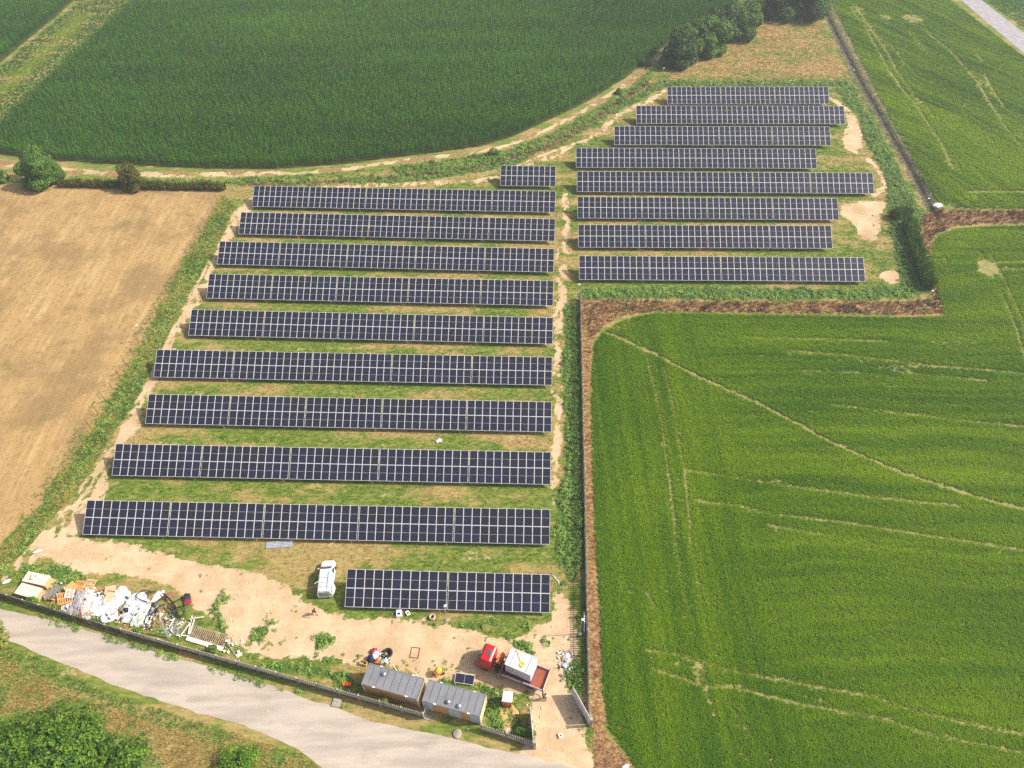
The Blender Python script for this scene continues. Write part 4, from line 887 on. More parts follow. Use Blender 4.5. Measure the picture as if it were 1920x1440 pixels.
for s in (-1, 1):
    for x0, x1 in ((.08, 2.52), (2.62, 5.1)): MB().box(((x0 + x1) / 2, s * 1.25, 1.28), (x1 - x0, .05, .42)).build('side_board', LILAC, tk)
    MB().box((2.57, s * 1.26, 1.25), (.09, .08, .56)).box((.03, s * 1.26, 1.25), (.09, .08, .56)).build('stake', BLACK, tk)
MB().box((0, 0, 1.28), (.05, 2.46, .42)).build('tailboard', LILAC, tk)
MB().box((5.15, 0, 1.45), (.08, 2.5, .9)).build('headboard', DRED, tk)
MB().box((.2, .6, .75), (.1, .3, .2)).box((.2, -.6, .75), (.1, .3, .2)).build('tail_lamp', REDP, tk)
# ---- white cabin on the truck bed
bx = thing('steel_cabin', 'white corrugated steel cabin strapped on the truck bed', 'cabin', (.45, 32.80, 1.09), R(155.4))
L_, W_, H_ = 3.2, 2.05, 2.35
MB().box((0, 0, .14), (L_, W_, .28)).build('base_frame', NAVY, bx)
b = MB().box((0, 0, H_ / 2 + .2), (L_ - .06, W_ - .06, H_ - .24))
for i in range(15):
    x = -L_ / 2 + .12 + i * .21; b.box((x, 0, H_ / 2 + .2), (.1, W_ - .02, H_ - .3))
b.build('wall', mat('cabin_white', lin((206,204,214)), .5, .3, 0, .05), bx)
RW = mat('cabin_roof_white', (.74, .73, .71), .6, .3, 0, .06, 1.5, lin((170,160,148)), .45)
b = MB().box((0, 0, H_ + .08), (L_ + .08, W_ + .08, .08))
for i in range(5): b.box((-L_ / 2 + .35 + i * .62, 0, H_ + .14), (.06, W_, .06))
for s in (-1, 1): b.box((0, s * (W_ / 2), H_ + .15), (L_, .07, .08))
b.build('roof', RW, bx)
MB().box((1.05, 0, H_ + .16), (.09, W_ + .1, .03)).build('roof_band', GREY, bx); MB().box((-.95, 0, H_ + .16), (.09, W_ + .1, .03)).build('roof_band', GREY, bx)
coil = []
for i in range(60): a = i * .52; coil.append((-.25 + (.2 + .10 * math.sin(i * 1.7)) * math.cos(a), .32 + (.26 + .09 * math.cos(i * 2.3)) * math.sin(a), H_ + .2 + .03 * math.sin(i)))
s_ = MB().tube(coil, .04, 5).bar((-.1, .2, H_ + .2), (.95, -.95, H_ + .2), .1, .03).build('yellow_strap', YEL, bx)
# ---- two site cabins
TAN = mat('tan_cladding', lin((196,150,92)), .8, .2, 0, .1, 1, lin((160,118,74)), .4); ROOFG = mat('grey_roof', lin((126,127,132)), .7, .3, 0, .07, .8, lin((104,106,110)), .5); LGREY = mat('pale_grey_door', lin((176,182,196)), .6, .3, 0, .06)
CREAM = mat('cream_cladding', lin((236,214,160)), .7, .2, 0, .05)
def cabin(name, label, pts, H, doors, vents, slits):
    c_ = sum((Vector(q) for q in pts), Vector((0, 0))) / 4; d = Vector(pts[1]) - Vector(pts[0]); L = 6.78; W = 2.46; rz = math.atan2(d.y, d.x)
    cb = thing(name, label, 'cabin', (c_.x, c_.y, 0), rz)
    MB().box((0, 0, H / 2 + .06), (L - .12, W - .12, H - .12)).build('wall', TAN, cb)
    k = MB()
    for x in (-1, 1):
        for y in (-1, 1): k.box((x * (L / 2 - .07), y * (W / 2 - .07), H / 2), (.14, .14, H))
    k.build('corner_post', mat('cream_post', lin((226,214,196)), .6), cb)
    MB().box((L / 2 - .05, 0, H / 2 + .1), (.03, W - .3, H - .3)).build('end_panel', CREAM, cb)
    r_ = MB().box((0, 0, H + .05), (L, W, .1)); r_.box((0, -W / 2 + .12, H + .12), (L, .1, .04)); r_.box((0, -W / 2 + .02, H + .08), (L + .02, .06, .12)); r_.box((0, W / 2 - .05, H + .12), (L, .08, .05))
    for s in (-1, 1): r_.box((s * (L / 2 - .04), 0, H + .12), (.08, W - .2, .05))
    rf = r_.build('roof', ROOFG, cb); sm = MB()
    for i in range(7): sm.box((-L / 2 + .75 + i * .87, .05, H + .112), (.05, W - .45, .03))
    sm.build('roof_seam', mat('roof_seam_grey', lin((92,94,98)), .8), rf)
    for x in (-L * .28, L * .30):
        for y in (-1, 1): MB().box((x, y * (W / 2 - .02), H + .15), (.34, .12, .06)).build('lifting_lug', WHITE, rf)
    for vx, vy in vents: MB().lathe([(.14, 0), (.14, .16), (.26, .18), (.24, .28), (.14, .36), (.03, .39)], 16, 0, Matrix.Translation((vx, vy, H + .1))).build('roof_vent', mat('vent_metal', (.62, .63, .65), .22, .5, .8), rf, True)
    for x0, x1 in doors:
        dd = MB().box(((x0 + x1) / 2, -W / 2 + .035, H / 2 + .05), (x1 - x0, .05, H - .35)).build('door', LGREY, cb)
        MB().box(((x0 + x1) / 2, -W / 2 + .005, H / 2 + .05), (.02, .02, H - .5)).box(((x0 + x1) / 2 - .12, -W / 2 - .01, H / 2), (.05, .05, .18)).build('handle', GREY, dd)
    for x, z in slits: MB().box((x, -W / 2 + .045, z), (1.1, .04, .5)).build('window', LGREY, cb)
    return cb
C1 = [(-17.07, 33.3), (-10.56, 31.42), (-11.2, 28.94), (-17.74, 30.91)]; C2 = [(-10.04, 31.24), (-3.56, 29.42), (-4.24, 27.11), (-10.74, 28.94)]
cabin('site_cabin', 'tan site cabin with grey roof and a single dome vent, behind the pickets', C1, 2.65, [], [(-1.25, .45)], [(2.35, 2.0)])
cabin('site_cabin', 'tan site cabin with grey roof, pale doors and two dome vents', C2, 2.65, [(-3.2, -2.2), (-.35, 1.05), (2.15, 3.2)], [(-.45, -.62), (.85, -.72)], [])
MB().box((0, 0, .05), (1.5, .5, .10)).build('concrete_step', CONC, loc=(-10.3, 28.0, 0), rz=R(-15.8)); tag(bpy.data.objects['concrete_step'], 'short concrete step below the first door of the two vent cabin', 'step')
rl = thing('side_railing', 'pale metal railing closing the gap between the two tan cabins', 'railing', at(796, 1346), R(68))
q = MB()
for i in range(7): q.bar((i * .2, 0, 0), (i * .2, 0, 1.5), .035, .035)
q.build('bars', LILAC, rl); MB().bar((-.05, 0, 1.45), (1.3, 0, 1.45), .06, .06).bar((-.05, 0, .15), (1.3, 0, .15), .06, .06).build('rails', LILAC, rl)
# ---- red booth with white roof
bt = thing('red_booth', 'small red booth with a white lid roof among green weeds', 'booth', (-1.20, 29.42, 0), R(-9))
MB().box((0, 0, 1.02), (1.02, 1.05, 2.04)).build('wall', REDP, bt, bevel=.03)
loft(MB(), [[(x * k, y * k2, z) for x, y in ((-.58, -.6), (.58, -.6), (.58, .6), (-.58, .6))] for k, k2, z in ((1, 1, 2.02), (1, 1, 2.14), (.86, .86, 2.24))]).build('roof', mat('booth_white', (.82, .82, .84), .4), bt)
d_o = MB().box((0, -.53, .98), (.8, .03, 1.8)).build('door', REDP, bt); MB().box((0, -.55, 1.72), (.62, .02, .12)).build('vent_strip', WHITE, d_o); MB().box((.3, -.56, 1.0), (.05, .04, .16)).build('handle', BLACK, d_o)
for x in (-.45, .45): MB().box((x, 0, .04), (.12, 1.15, .08)).build('skid', BLACK, bt)
# ---- yellow concrete mixer
mx = thing('concrete_mixer', 'yellow and orange concrete mixer on the bare yard', 'mixer', at(823, 1263), R(30))
MB().bar((-.5, -.3, 0), (0, -.3, .75), .06, .06).bar((.5, -.3, 0), (0, -.3, .75), .06, .06).bar((-.5, .3, 0), (0, .3, .75), .06, .06).bar((.5, .3, 0), (0, .3, .75), .06, .06).bar((-.5, -.3, .06), (-.5, .3, .06), .06, .06).bar((.5, -.3, .06), (.5, .3, .06), .06, .06).build('frame', ORANGE, mx)
dr2 = MB().lathe([(.20, -.42), (.40, -.25), (.44, .05), (.30, .36), (.22, .45)], 18).build('drum', mat('mixer_yellow', (.82, .48, .03), .45, .4, 0, .12, 5, lin((190,180,160)), .5), mx, True, (0, 0, .95)); dr2.rotation_euler = (0, R(50), 0)
MB().box((-.38, 0, .85), (.3, .34, .4)).build('motor_cover', ORANGE, mx)
for y in (-.36, .36): wheel(mx, .45, y, .2, .09)
# ---- spare solar panel
pv = thing('spare_panel', 'spare solar panel lying on weeds behind the two vent cabin', 'solar panel', (-6.2, 32.1, .40), R(-9.5))
m_ = bpy.data.objects.new('solar_panel', MODULE); place(m_, (1.14, -.55, 0), (0, 0, R(90)), pv); MB().box((-.8, 0, -.23), (.3, .9, .34)).box((.7, 0, -.23), (.3, .9, .34)).build('trestle', WOOD, pv)
# ---- stacked junk by the first cabin
def tyre(label, loc, r_, rot=(0, 0, 0)):
    o = MB().lathe([(r_ * .55, -.12), (r_ * .9, -.13), (r_, -.07), (r_, .07), (r_ * .9, .13), (r_ * .55, .12), (r_ * .5, .06), (r_ * .5, -.06)][:8] + [(r_ * .55, -.12)], 24).build('tyre', RUB, None, True)
    bmx = o.data; o.location = loc; o.rotation_euler = rot
    return tag(o, label, 'tyre', 'used tyres by the site cabin')
def ringtyre(label, loc, r_, rot=(0, 0, 0), w_=.13):
    pts = [(r_ * .78 * math.cos(k * .2618), r_ * .78 * math.sin(k * .2618), 0) for k in range(24)]
    o = MB().tube(pts, r_ * .24, 10, 0, False, True).build('tyre', RUB, None, True, loc); o.rotation_euler = rot; o.scale.z = w_ / (r_ * .24)
    return tag(o, label, 'tyre', 'used tyres by the site cabin')
ringtyre('large black tyre lying flat on top of another by the cabin', at(727, 1224, .38), .60)
ringtyre('large black tyre lying on the sand under another tyre', at(724, 1227, .13), .60)
def small(name, label, cat, builder, mats, loc, rz=0, group=None, smooth=False, bevel=0):
    o = builder.build(name, mats, None, smooth, loc, rz, bevel); return tag(o, label, cat, group)
small('wooden_box', 'pale wooden box beside the corner of the single vent cabin', 'box', MB().box((0, 0, .02), (.85, .45, .04)).box((0, .21, .25), (.85, .03, .42)).box((0, -.21, .25), (.85, .03, .42)).box((.41, 0, .25), (.03, .42, .42)).box((-.41, 0, .25), (.03, .42, .42)), WOOD, at(682, 1245), R(-15))
def sack(label, loc, col, r_=.32, h=.6, name='sack', seed=1, group='sacks in the heap by the cabin'):
    rr = random.Random(seed); prof = [(r_ * .8, 0), (r_ * 1.05, h * .25), (r_, h * .6), (r_ * .7, h * .9), (r_ * .25, h)]; b = MB().lathe(prof, 12)
    b.v = [(x * rr.uniform(.7, 1.3), y * rr.uniform(.7, 1.3), z * rr.uniform(.7, 1.1)) for x, y, z in b.v]
    return small(name, label, 'sack', b, mat(name + '_' + str(seed), col, .7), loc, rr.uniform(0, 3), group, True)
sack('white sack in the cabin heap, beside the navy bag', at(703, 1233), (.75, .74, .74), .36, .7, seed=2)
sack('navy blue bag in the cabin heap', at(696, 1236), (.02, .03, .08), .42, .8, seed=3)
sack('dark red bag at the far end of the cabin heap', at(702, 1222), (.30, .02, .05), .36, .6, seed=4)
sack('lilac sack between the dark red and navy bags', at(704, 1227), (.50, .45, .62), .34, .6, seed=5)
sack('orange brown bag against the cabin wall', at(708, 1240), (.55, .16, .05), .36, .5, seed=6)
def bucket(label, loc, col, r_=.26, h=.42, seed=0):
    th = thing('bucket', label, 'bucket', loc, 0, 'buckets in the heap by the cabin'); mm = mat('bucket_plastic', col, .5)
    MB().lathe([(r_ * .8, 0), (r_, h), (r_ * 1.06, h), (r_ * .98, h - .02), (r_ * .74, .06)], 16).build('body', mm, th, True)
    MB().tube([(r_ * math.cos(a), 0, h + r_ * .5 * math.sin(a)) for a in [i * math.pi / 8 for i in range(9)]], .012, 5).build('handle', GREY, th)
bucket('white bucket in the cabin heap, between tyre and sacks', at(715, 1233), (.78, .74, .70), .40, .5)
bucket('white bucket nearest the roof edge, below the tyre', at(728, 1240), (.80, .80, .78), .36, .45)
bucket('dark bucket at the side of the white bucket', at(709, 1234), (.07, .06, .06), .28, .4)
bucket('pale orange bucket against the cabin wall', at(713, 1242), (.75, .45, .25), .27, .4)
small('bottle_crate', 'green and white bottle crate against the cabin wall', 'crate', MB().box((0, 0, .2), (.6, .4, .4)).box((.15, 0, .43), (.12, .12, .1)).box((-.15, 0, .43), (.12, .12, .1)), mat('crate_green', (.35, .45, .34), .6), at(719, 1242), R(20))
small('trestle', 'white trestle frame leaning at the cabin heap', 'frame', MB().bar((-.2, 0, 0), (0, 0, .9), .06, .06).bar((.2, 0, 0), (0, 0, .9), .06, .06).bar((-.1, 0, .45), (.1, 0, .45), .05, .05), WHITE, at(727, 1247), R(60))
for (x, y, lb) in ((741, 1258, 'white triangular fin poking up behind the cabin roof middle'), (782, 1271, 'white open triangular frame behind the cabin roof'), (798, 1281, 'white triangular board between the two cabins')):
    b = MB().bar((-.35, 0, .0), (0, 0, 1.7), .07, .05).bar((.35, 0, 0), (0, 0, 1.7), .07, .05)
    if x != 782: b.prism([(-.28, .1), (.28, .1), (0, 1.6)], -.02, .02, 0, Matrix.Rotation(R(90), 4, 'X'))
    small('folding_sign', lb, 'board', b, WHITE, at(x, y), R(-25), 'white triangular stands behind the cabins')
small('rusty_frame', 'rusty rectangular metal frame lying on the sand', 'frame', MB().bar((-.5, -.62, .04), (.5, -.62, .04), .06, .06).bar((-.5, .62, .04), (.5, .62, .04), .06, .06).bar((-.5, -.62, .04), (-.5, .62, .04), .06, .06).bar((.5, -.62, .04), (.5, .62, .04), .06, .06), mat('rust', lin((112,62,42)), .9), at(778, 1224), R(-7))
small('orange_barrier', 'bright orange plastic netting folded beside the cabin shade', 'netting', MB().add([(-.6, 0, .05), (-.2, -.1, .55), (0, 0, .12), (.2, -.05, .6), (.6, .1, .1), (.5, .5, .1), (.1, .45, .35), (-.2, .4, .15), (-.55, .45, .3)], [(0, 1, 8), (1, 2, 7, 8), (2, 3, 6, 7), (3, 4, 5, 6)]), mat('orange_net', (.85, .12, .02), .6), at(648, 1287), R(-10))
small('concrete_slab', 'square pale concrete inspection slab beside the road', 'slab', MB().box((0, 0, .09), (.95, .95, .18)).box((0, 0, .2), (.6, .6, .05)), CONC, at(631, 1318), R(-10), None, False, .03)
small('round_stone', 'flat round pale stone at the road edge below the cabins', 'stone', MB().lathe([(.5, 0), (.55, .08), (.4, .14), (.1, .15)], 9), CONC, at(857, 1376), 0, None, True)
small('white_block', 'small white block with a hole in the gateway', 'block', MB().box((-.17, 0, .12), (.12, .5, .24)).box((.17, 0, .12), (.12, .5, .24)).box((0, .18, .12), (.22, .14, .24)).box((0, -.18, .12), (.22, .14, .24)), mat('block_white', (.75, .70, .58), .8), at(1051, 1380), R(15))
small('profile_stack', 'stack of pale grey steel profiles below the front long row', 'profiles', (lambda b: [b.box((0, -.42 + .12 * i, .08 + (i % 2) * .06), (3.5, .1, .16)) for i in range(8)] and b)(MB()), mat('zinc', (.55, .58, .63), .4, .5, .4), (-31.55, 50.5, 0), R(3.5))
small('wood_offcuts', 'few pale wood offcuts below the front long row', 'wood', MB().box((0, 0, .05), (1.0, .12, .1), rz=.3).box((.15, .2, .05), (.9, .12, .1), rz=.45).box((-.2, -.15, .05), (.8, .1, .08), rz=.2), WOOD, at(622, 1020), .3)
def appliance(label, loc, s, rz):
    b = MB().box((0, 0, s * .35), (s * .8, s, s * .7)); o = small('white_box', label, 'box', b, WHITE, loc, rz, 'white boxes in front of the short row', False, .03)
    MB().box((0, -s * .12, s * .71), (s * .45, s * .35, .03)).build('dark_hatch', NAVY, o); return o
appliance('larger white box with dark openings in front of the short row', at(749, 1153), .85, .1); appliance('smaller white box with dark openings in front of the short row', at(765, 1151), .55, .6)
cl = [(.32 * math.cos(i * .5), .32 * math.sin(i * .5), .05 + .012 * i) for i in range(40)]
small('cable_coil', 'pale coil of cable in front of the short row', 'cable', MB().tube(cl, .06, 6), mat('pale_cable', (.62, .50, .38), .7), at(811, 1159), 0)
small('bent_pipe', 'white bent pipe lying between weeds and the short row', 'pipe', MB().tube([(-.4, .9, .06), (-.1, .6, .06), (.05, .35, .06), (.35, 0, .06), (.4, -.3, .06)], .07, 8), WHITE, at(1042, 1091), 0, None, True)
small('white_pipe', 'white pipe leaning on the picket fence near the lamp post', 'pipe', MB().tube([(0, -1.0, .1), (.1, 0, .4), (.12, 1.2, 1.1)], .08, 8), WHITE, at(1094, 1172), 0, None, True)
# ---- crumpled sheets
def crumple(name, label, loc, rx, ry, h, m, seed, rz=0, group=None, n=30, cat='sheet'):
    X, Y = np.meshgrid(np.linspace(-1, 1, n), np.linspace(-1, 1, n)); a = np.arctan2(Y, X); rr = np.hypot(X, Y); k = np.maximum(np.abs(X), np.abs(Y)) / np.maximum(rr, 1e-6)
    ed = .75 + .5 * vn(np.cos(a) * 2 + 9, np.sin(a) * 2, seed); x = X * k * ed * rx; y = Y * k * ed * ry
    q = np.maximum(np.abs(X), np.abs(Y)); h *= .62; z = .04 + h * (1 - q ** 2) * (.35 + .65 * vn(x * 2.2 + 5, y * 2.2, seed + 1)) * .8 + h * .8 * np.abs(vn(x * 4, y * 4, seed + 2) - .5) * (1 - q ** 4) + h * .5 * np.abs(vn(x * 9, y * 9, seed + 3) - .5) + .05
    I = np.arange(n * n).reshape(n, n); Fq_ = np.stack([I[:-1, :-1], I[:-1, 1:], I[1:, 1:], I[1:, :-1]], -1).reshape(-1, 4)
    o = bpy.data.objects.new(name, fastmesh(name, np.stack([x, y, z], -1).reshape(-1, 3), Fq_, [m])); s = o.modifiers.new('thickness', 'SOLIDIFY'); s.thickness = .03; s.offset = -1
    place(o, loc, (0, 0, rz)); return tag(o, label, cat, group)
PLAS = mat('white_plastic', (.66, .67, .70), .5, .3, 0, .14, 2.5, (.42, .42, .44), .5); TARP = mat('grey_tarp', lin((150,144,148)), .6, .3, 0, .15, 3); DIRTYW = mat('dirty_plastic', lin((214,204,196)), .6, .3, 0, .15, 3, lin((160,150,140)), .6); GRN = mat('pale_green_plastic', lin((190,208,200)), .5, .3, 0, .12, 3)
g_ = 'crumpled sheets on the rubbish heap'
crumple('crumpled_sheet', 'grey tarpaulin crumpled beside the orange pallet', at(148, 1130), 1.3, 2.0, .7, TARP, 1, .2, g_)
crumple('crumpled_sheet', 'dirty pale sheet between grey tarpaulin and cardboard', at(167, 1127), 1.5, 1.8, .6, DIRTYW, 2, .5, g_)
crumple('crumpled_sheet', 'largest bright white sheet, against the concrete wall', at(194, 1147), 1.9, 1.9, .7, PLAS, 3, .1, g_)
crumple('crumpled_sheet', 'small white scrap below the orange pallet at the wall', at(131, 1137), .9, .7, .4, PLAS, 4, .4, g_)
crumple('crumpled_sheet', 'white sheet heaped behind the cardboard boxes', at(226, 1117), 1.2, 1.3, .6, PLAS, 5, .8, g_)
crumple('crumpled_sheet', 'white spotted sheet under the upper black hose loop', at(252, 1128), 1.3, 1.5, .5, PLAS, 6, .2, g_)
crumple('crumpled_sheet', 'white sheet in the middle of the heap beside black hose', at(267, 1140), 1.2, 1.2, .5, PLAS, 7, .9, g_)
crumple('crumpled_sheet', 'pale green tinted sheet at the lower middle of the heap', at(263, 1157), 1.2, 1.2, .5, GRN, 8, .4, g_)
crumple('crumpled_sheet', 'small white sheet inside the lower hose ring', at(239, 1154), .7, .9, .35, PLAS, 9, .1, g_)
crumple('crumpled_sheet', 'dirty pale sheet along the wall under the white one', at(160, 1147), 1.9, .7, .35, DIRTYW, 10, -.3, g_)
crumple('crumpled_sheet', 'narrow white strip beyond the two black hose arches', at(296, 1119), .5, 1.0, .3, PLAS, 11, -.5, g_)
g2 = 'litter blown about the site'
crumple('litter', 'white cloth litter between the second and third long rows', at(823, 827), .5, .35, .2, PLAS, 12, .3, g2, 10, 'litter')
crumple('litter', 'white sack dumped at the corner of ditch and rice', at(1757, 386), 1.0, .8, .7, PLAS, 13, .2, g2, 12, 'sack')
crumple('litter', 'white bag in the rubbish beside the picket fence', at(1063, 1231), .45, .4, .4, PLAS, 14, .3, g2, 10, 'litter')
crumple('litter', 'blue and white bag in the rubbish beside the picket fence', at(1059, 1248), .4, .35, .35, mat('pale_blue_plastic', (.45, .62, .85), .5), 15, .3, g2, 10, 'litter')
crumple('litter', 'pale torn paper in the rubbish beside the picket fence', at(1066, 1240), .6, .5, .3, DIRTYW, 16, 1.3, g2, 10, 'litter')
crumple('litter', 'white paper scrap in weeds above the timber crates', at(71, 1034), .7, .22, .15, PLAS, 17, .3, g2, 8, 'litter')
crumple('litter', 'white paper scrap in weeds beside the timber crates', at(12, 1091), .5, .3, .15, PLAS, 18, .5, g2, 8, 'litter')
crumple('litter', 'small white bag at the foot of the rice bank corner', at(1749, 523), .4, .4, .4, PLAS, 19, .5, g2, 8, 'litter')
crumple('litter', 'white stone-like bag beside the lower end of the rice', at(1172, 1440), .5, .35, .3, PLAS, 20, .5, g2, 8, 'litter')
crumple('litter', 'white bag among straw behind the short picket fence', at(951, 1372), .35, .3, .35, PLAS, 21, .5, g2, 8, 'litter')
# straw patch
crumple('straw_heap', 'flat heap of cut straw between the cabin and the gateway', at(952, 1346), 1.25, 1.35, .14, mat('straw_tan', lin((196,158,104)), .95, .1, 0, .3, 3), 22, .1, None, 14, 'straw')
cr_ = random.Random(77); sb = MB()
for i in range(900):
    if i < 620: x, y = cr_.uniform(95, 330), 0; y = 1100 + (x - 95) * .22 + cr_.uniform(-12, 42)
    elif i < 760: x, y = cr_.uniform(330, 460), 0; y = 1165 + (x - 330) * .36 + cr_.uniform(-10, 25)
    else: x, y = cr_.gauss(1064, 9), cr_.gauss(1238, 14)
    s = cr_.choice((.06, .09, .12, .16, .24)); T = Matrix.Translation(at(x, y, cr_.uniform(.04, .5 if i < 620 else .15))) @ Matrix.Rotation(cr_.uniform(0, 6.3), 4, 'Z') @ Matrix.Rotation(cr_.gauss(0, .5), 4, 'X') @ Matrix.Rotation(cr_.gauss(0, .5), 4, 'Y')
    sb.box((0, 0, 0), (s * cr_.uniform(.7, 2.6), s, .02), cr_.choice((0, 0, 0, 1, 2, 3, 4, 5)), T)
tag(sb.build('rubbish_scraps', [PLAS, WOOD, GWOOD, DIRTYW, BLACK, WOODO]), 'small scraps of plastic, wood and film strewn through the rubbish', 'rubbish', kind='stuff')
# ---- timber crates and pallets
MARK = mat('brown_paint', lin((150,104,92)), .8)
def crate(label, px, L, W, H, rz, marks):
    cr_ = thing('timber_crate', label, 'crate', px, rz, 'large timber crates by the concrete wall')
    b = MB().box((0, 0, H / 2), (L - .04, W - .04, H - .06))
    for k in range(6): b.box((-L / 2 + (k + .5) * L / 6, 0, H / 2), (.09, W, H - .1))
    b.build('slatted_side', WOOD, cr_); b = MB().box((0, 0, H), (L + .04, W + .04, .05)); b.build('lid', PLY, cr_)
    for q in ((-.5 * L, -.25 * L), (0, .25 * L)): pass
    for x in (-L * .4, 0, L * .4): MB().box((x, 0, .05), (.12, W, .1)).build('skid', WOOD, cr_)
    if marks:
        m = MB(); z = H + .032
        for (x0, y0), (x1, y1) in marks: m.bar((x0, y0, z), (x1, y1, z), .13, .012)
        m.build('painted_mark', MARK, cr_)
    return cr_
crate('timber crate with brown strokes painted on its pale lid', (-61.55, 45.65, 0), 3.2, 1.35, 1.15, R(-13), [((-.95, .35), (-.75, -.35)), ((-.35, -.2), (-.75, -.35)), ((-.35, .42), (-.2, .12))])
crate('plain pale lidded timber crate closest to the concrete wall', (-61.9, 44.0, 0), 3.1, 1.45, 1.05, R(-16), [])
def pallet(label, loc, rot, m, sc=1):
    p_ = thing('pallet', label, 'pallet', loc, 0, 'loose wooden pallets on the heap'); p_.rotation_euler = rot; p_.scale = (sc, sc, sc)
    b = MB()
    for i in range(7): b.box((0, -.55 + i * .183, .13), (1.2, .1, .022))
    b.build('deck', m, p_); b = MB()
    for x in (-.54, 0, .54): b.box((x, 0, .065), (.1, 1.18, .1))
    b.build('bearers', m, p_)
PAL = [('bright orange slatted pallet lying aslant on the heap', at(122, 1122, .5), (.25, -.1, R(115)), WOODO, 1.35), ('orange pallet flat behind the heap, beside a paler one', at(149, 1099, .2), (.1, .05, R(84)), WOODO, 1.15),
 ('pale pallet at the back edge of the heap', at(169, 1096, .15), (.05, 0, R(80)), WOOD, 1.1), ('white painted pallet standing on the orange one', at(131, 1113, .8), (.35, 0, R(-5)), mat('white_wood', lin((226,218,206)), .7), .95),
 ('small brown pallet at the wall beside the crates', at(108, 1131, .2), (.1, 0, R(-8)), WOODO, .85), ('pale pallet leaning behind the timber crates', at(97, 1094, .1), (.1, .1, R(-14)), WOOD, 1.0)]
for q in PAL: pallet(*q)
small('wide_board', 'wide weathered grey board leaning beside the timber crates', 'board', MB().box((0, 0, 0), (2.2, .9, .05)), GWOOD, at(97, 1111, .6), R(35)).rotation_euler.y = R(-12)
small('wide_board', 'brown tilted board behind the white pallet', 'board', MB().box((0, 0, 0), (1.3, 1.1, .05)), WOODO, at(133, 1102, .5), R(55)).rotation_euler.x = R(25)
rp = random.Random(5)
for i in range(9):
    x, y = ((92, 1122), (99, 1128), (104, 1120), (117, 1131), (176, 1104), (186, 1107), (192, 1110), (168, 1151), (152, 1150))[i]
    lb = ('plank end under the grey board', 'thin plank at the wall near the crates', 'reddish plank across the grey board', 'plank below the orange pallet', 'brown plank behind the dirty sheet', 'reddish plank beside the cardboard', 'plank under the cardboard', 'two-tone lath under the white sheet', 'lath along the concrete wall')[i]
    small('plank', lb + ' on the rubbish heap', 'plank', MB().box((0, 0, 0), (rp.uniform(1.0, 1.9), .14, .04)), (WOOD, WOODO, mat('red_wood', lin((150,96,72)), .85))[i % 3], at(x, y, .25 + rp.uniform(0, .25)), rp.uniform(0, 3), 'loose planks on the rubbish heap').rotation_euler.y = rp.uniform(-.2, .2)
CARD = mat('cardboard', lin((206,176,142)), .85, .1, 0, .1, 2)
def carton(label, loc, d, rz, tilt=0):
    c_ = thing('carton', label, 'carton', loc, rz, 'cardboard boxes on the rubbish heap'); c_.rotation_euler.y = tilt
    MB().box((0, 0, d[2] / 2), d).build('body', CARD, c_); f_ = MB().box((0, d[1] * .62, d[2] + .06), (d[0], .02, d[1] * .35)).box((0, -d[1] * .7, d[2] - .05), (d[0], d[1] * .4, .02)); f_.build('flap', CARD, c_)
carton('upper flattened cardboard box with open flaps', at(208, 1107), (1.1, .8, .5), R(10)); carton('long cardboard box standing below the flattened one', at(207, 1122), (1.0, 1.2, .45), R(-5), .1)
# ---- black hoses
HOSE = mat('black_hose', (.022, .022, .025), .5, .4); g3 = 'black corrugated hoses on the rubbish heap'
def hose(label, pts, r_=.06, z=.15, seed=1):
    rr = random.Random(seed); P_ = [at(x, y) + Vector((0, 0, z + rr.uniform(0, .35))) for x, y in pts]; S = []
    for i in range(len(P_) - 1):
        a, b_, c_, d_ = P_[max(i - 1, 0)], P_[i], P_[i + 1], P_[min(i + 2, len(P_) - 1)]
        for k in range(6):
            t_ = k / 6; S.append(.5 * ((2 * b_) + (c_ - a) * t_ + (2 * a - 5 * b_ + 4 * c_ - d_) * t_ ** 2 + (3 * b_ - a - 3 * c_ + d_) * t_ ** 3))
    S.append(P_[-1]); o = MB().tube(S, r_, 7).build('black_hose', HOSE, None, True); return tag(o, label, 'hose', g3)
def zz(pts): return [(180 + x / 9.6, 1080 + y / 9.6) for x, y in pts]
hose('wide black hose arch at the top of the heap', zz([(945, 490), (800, 450), (755, 390), (800, 320), (880, 285), (960, 290), (1020, 340), (1010, 390)]), .06, .3, 1)
hose('second black hose arch crossing the wide one', zz([(935, 370), (960, 330), (1020, 295), (1080, 295), (1110, 310)]), .06, .3, 2)
hose('black hose ring around the small white sheet', zz([(600, 690), (650, 690), (672, 740), (650, 830), (620, 860)]), .05, .1, 3)
hose('thin hose loop beside the big white sheet', zz([(330, 700), (325, 650), (360, 600), (410, 610), (440, 640)]), .04, .1, 4)
hose('large black hose loop at the bottom of the heap', zz([(1040, 940), (990, 965), (930, 940), (900, 870), (910, 790), (960, 720), (1050, 680)]), .06, .1, 5)
hose('straight black hose running down past the grey post', zz([(1230, 350), (1330, 430), (1400, 520), (1450, 640), (1540, 800)]), .10, .35, 6)
hose('thick double black hose at the core of the tangle', zz([(1400, 510), (1430, 570), (1420, 650), (1430, 740), (1440, 690), (1470, 640), (1440, 560)]), .11, .5, 7)
hose('oval black hose loop beside the tangle', zz([(1490, 690), (1490, 600), (1540, 560), (1600, 580), (1615, 650), (1580, 720), (1540, 750)]), .06, .2, 8)
hose('black hose arm reaching to the red bag', zz([(1380, 530), (1450, 490), (1520, 450), (1580, 410)]), .07, .4, 9)
hose('curved black hose over the green plastic', zz([(1130, 690), (1140, 620), (1200, 560), (1290, 560), (1370, 640), (1420, 660)]), .07, .4, 10)
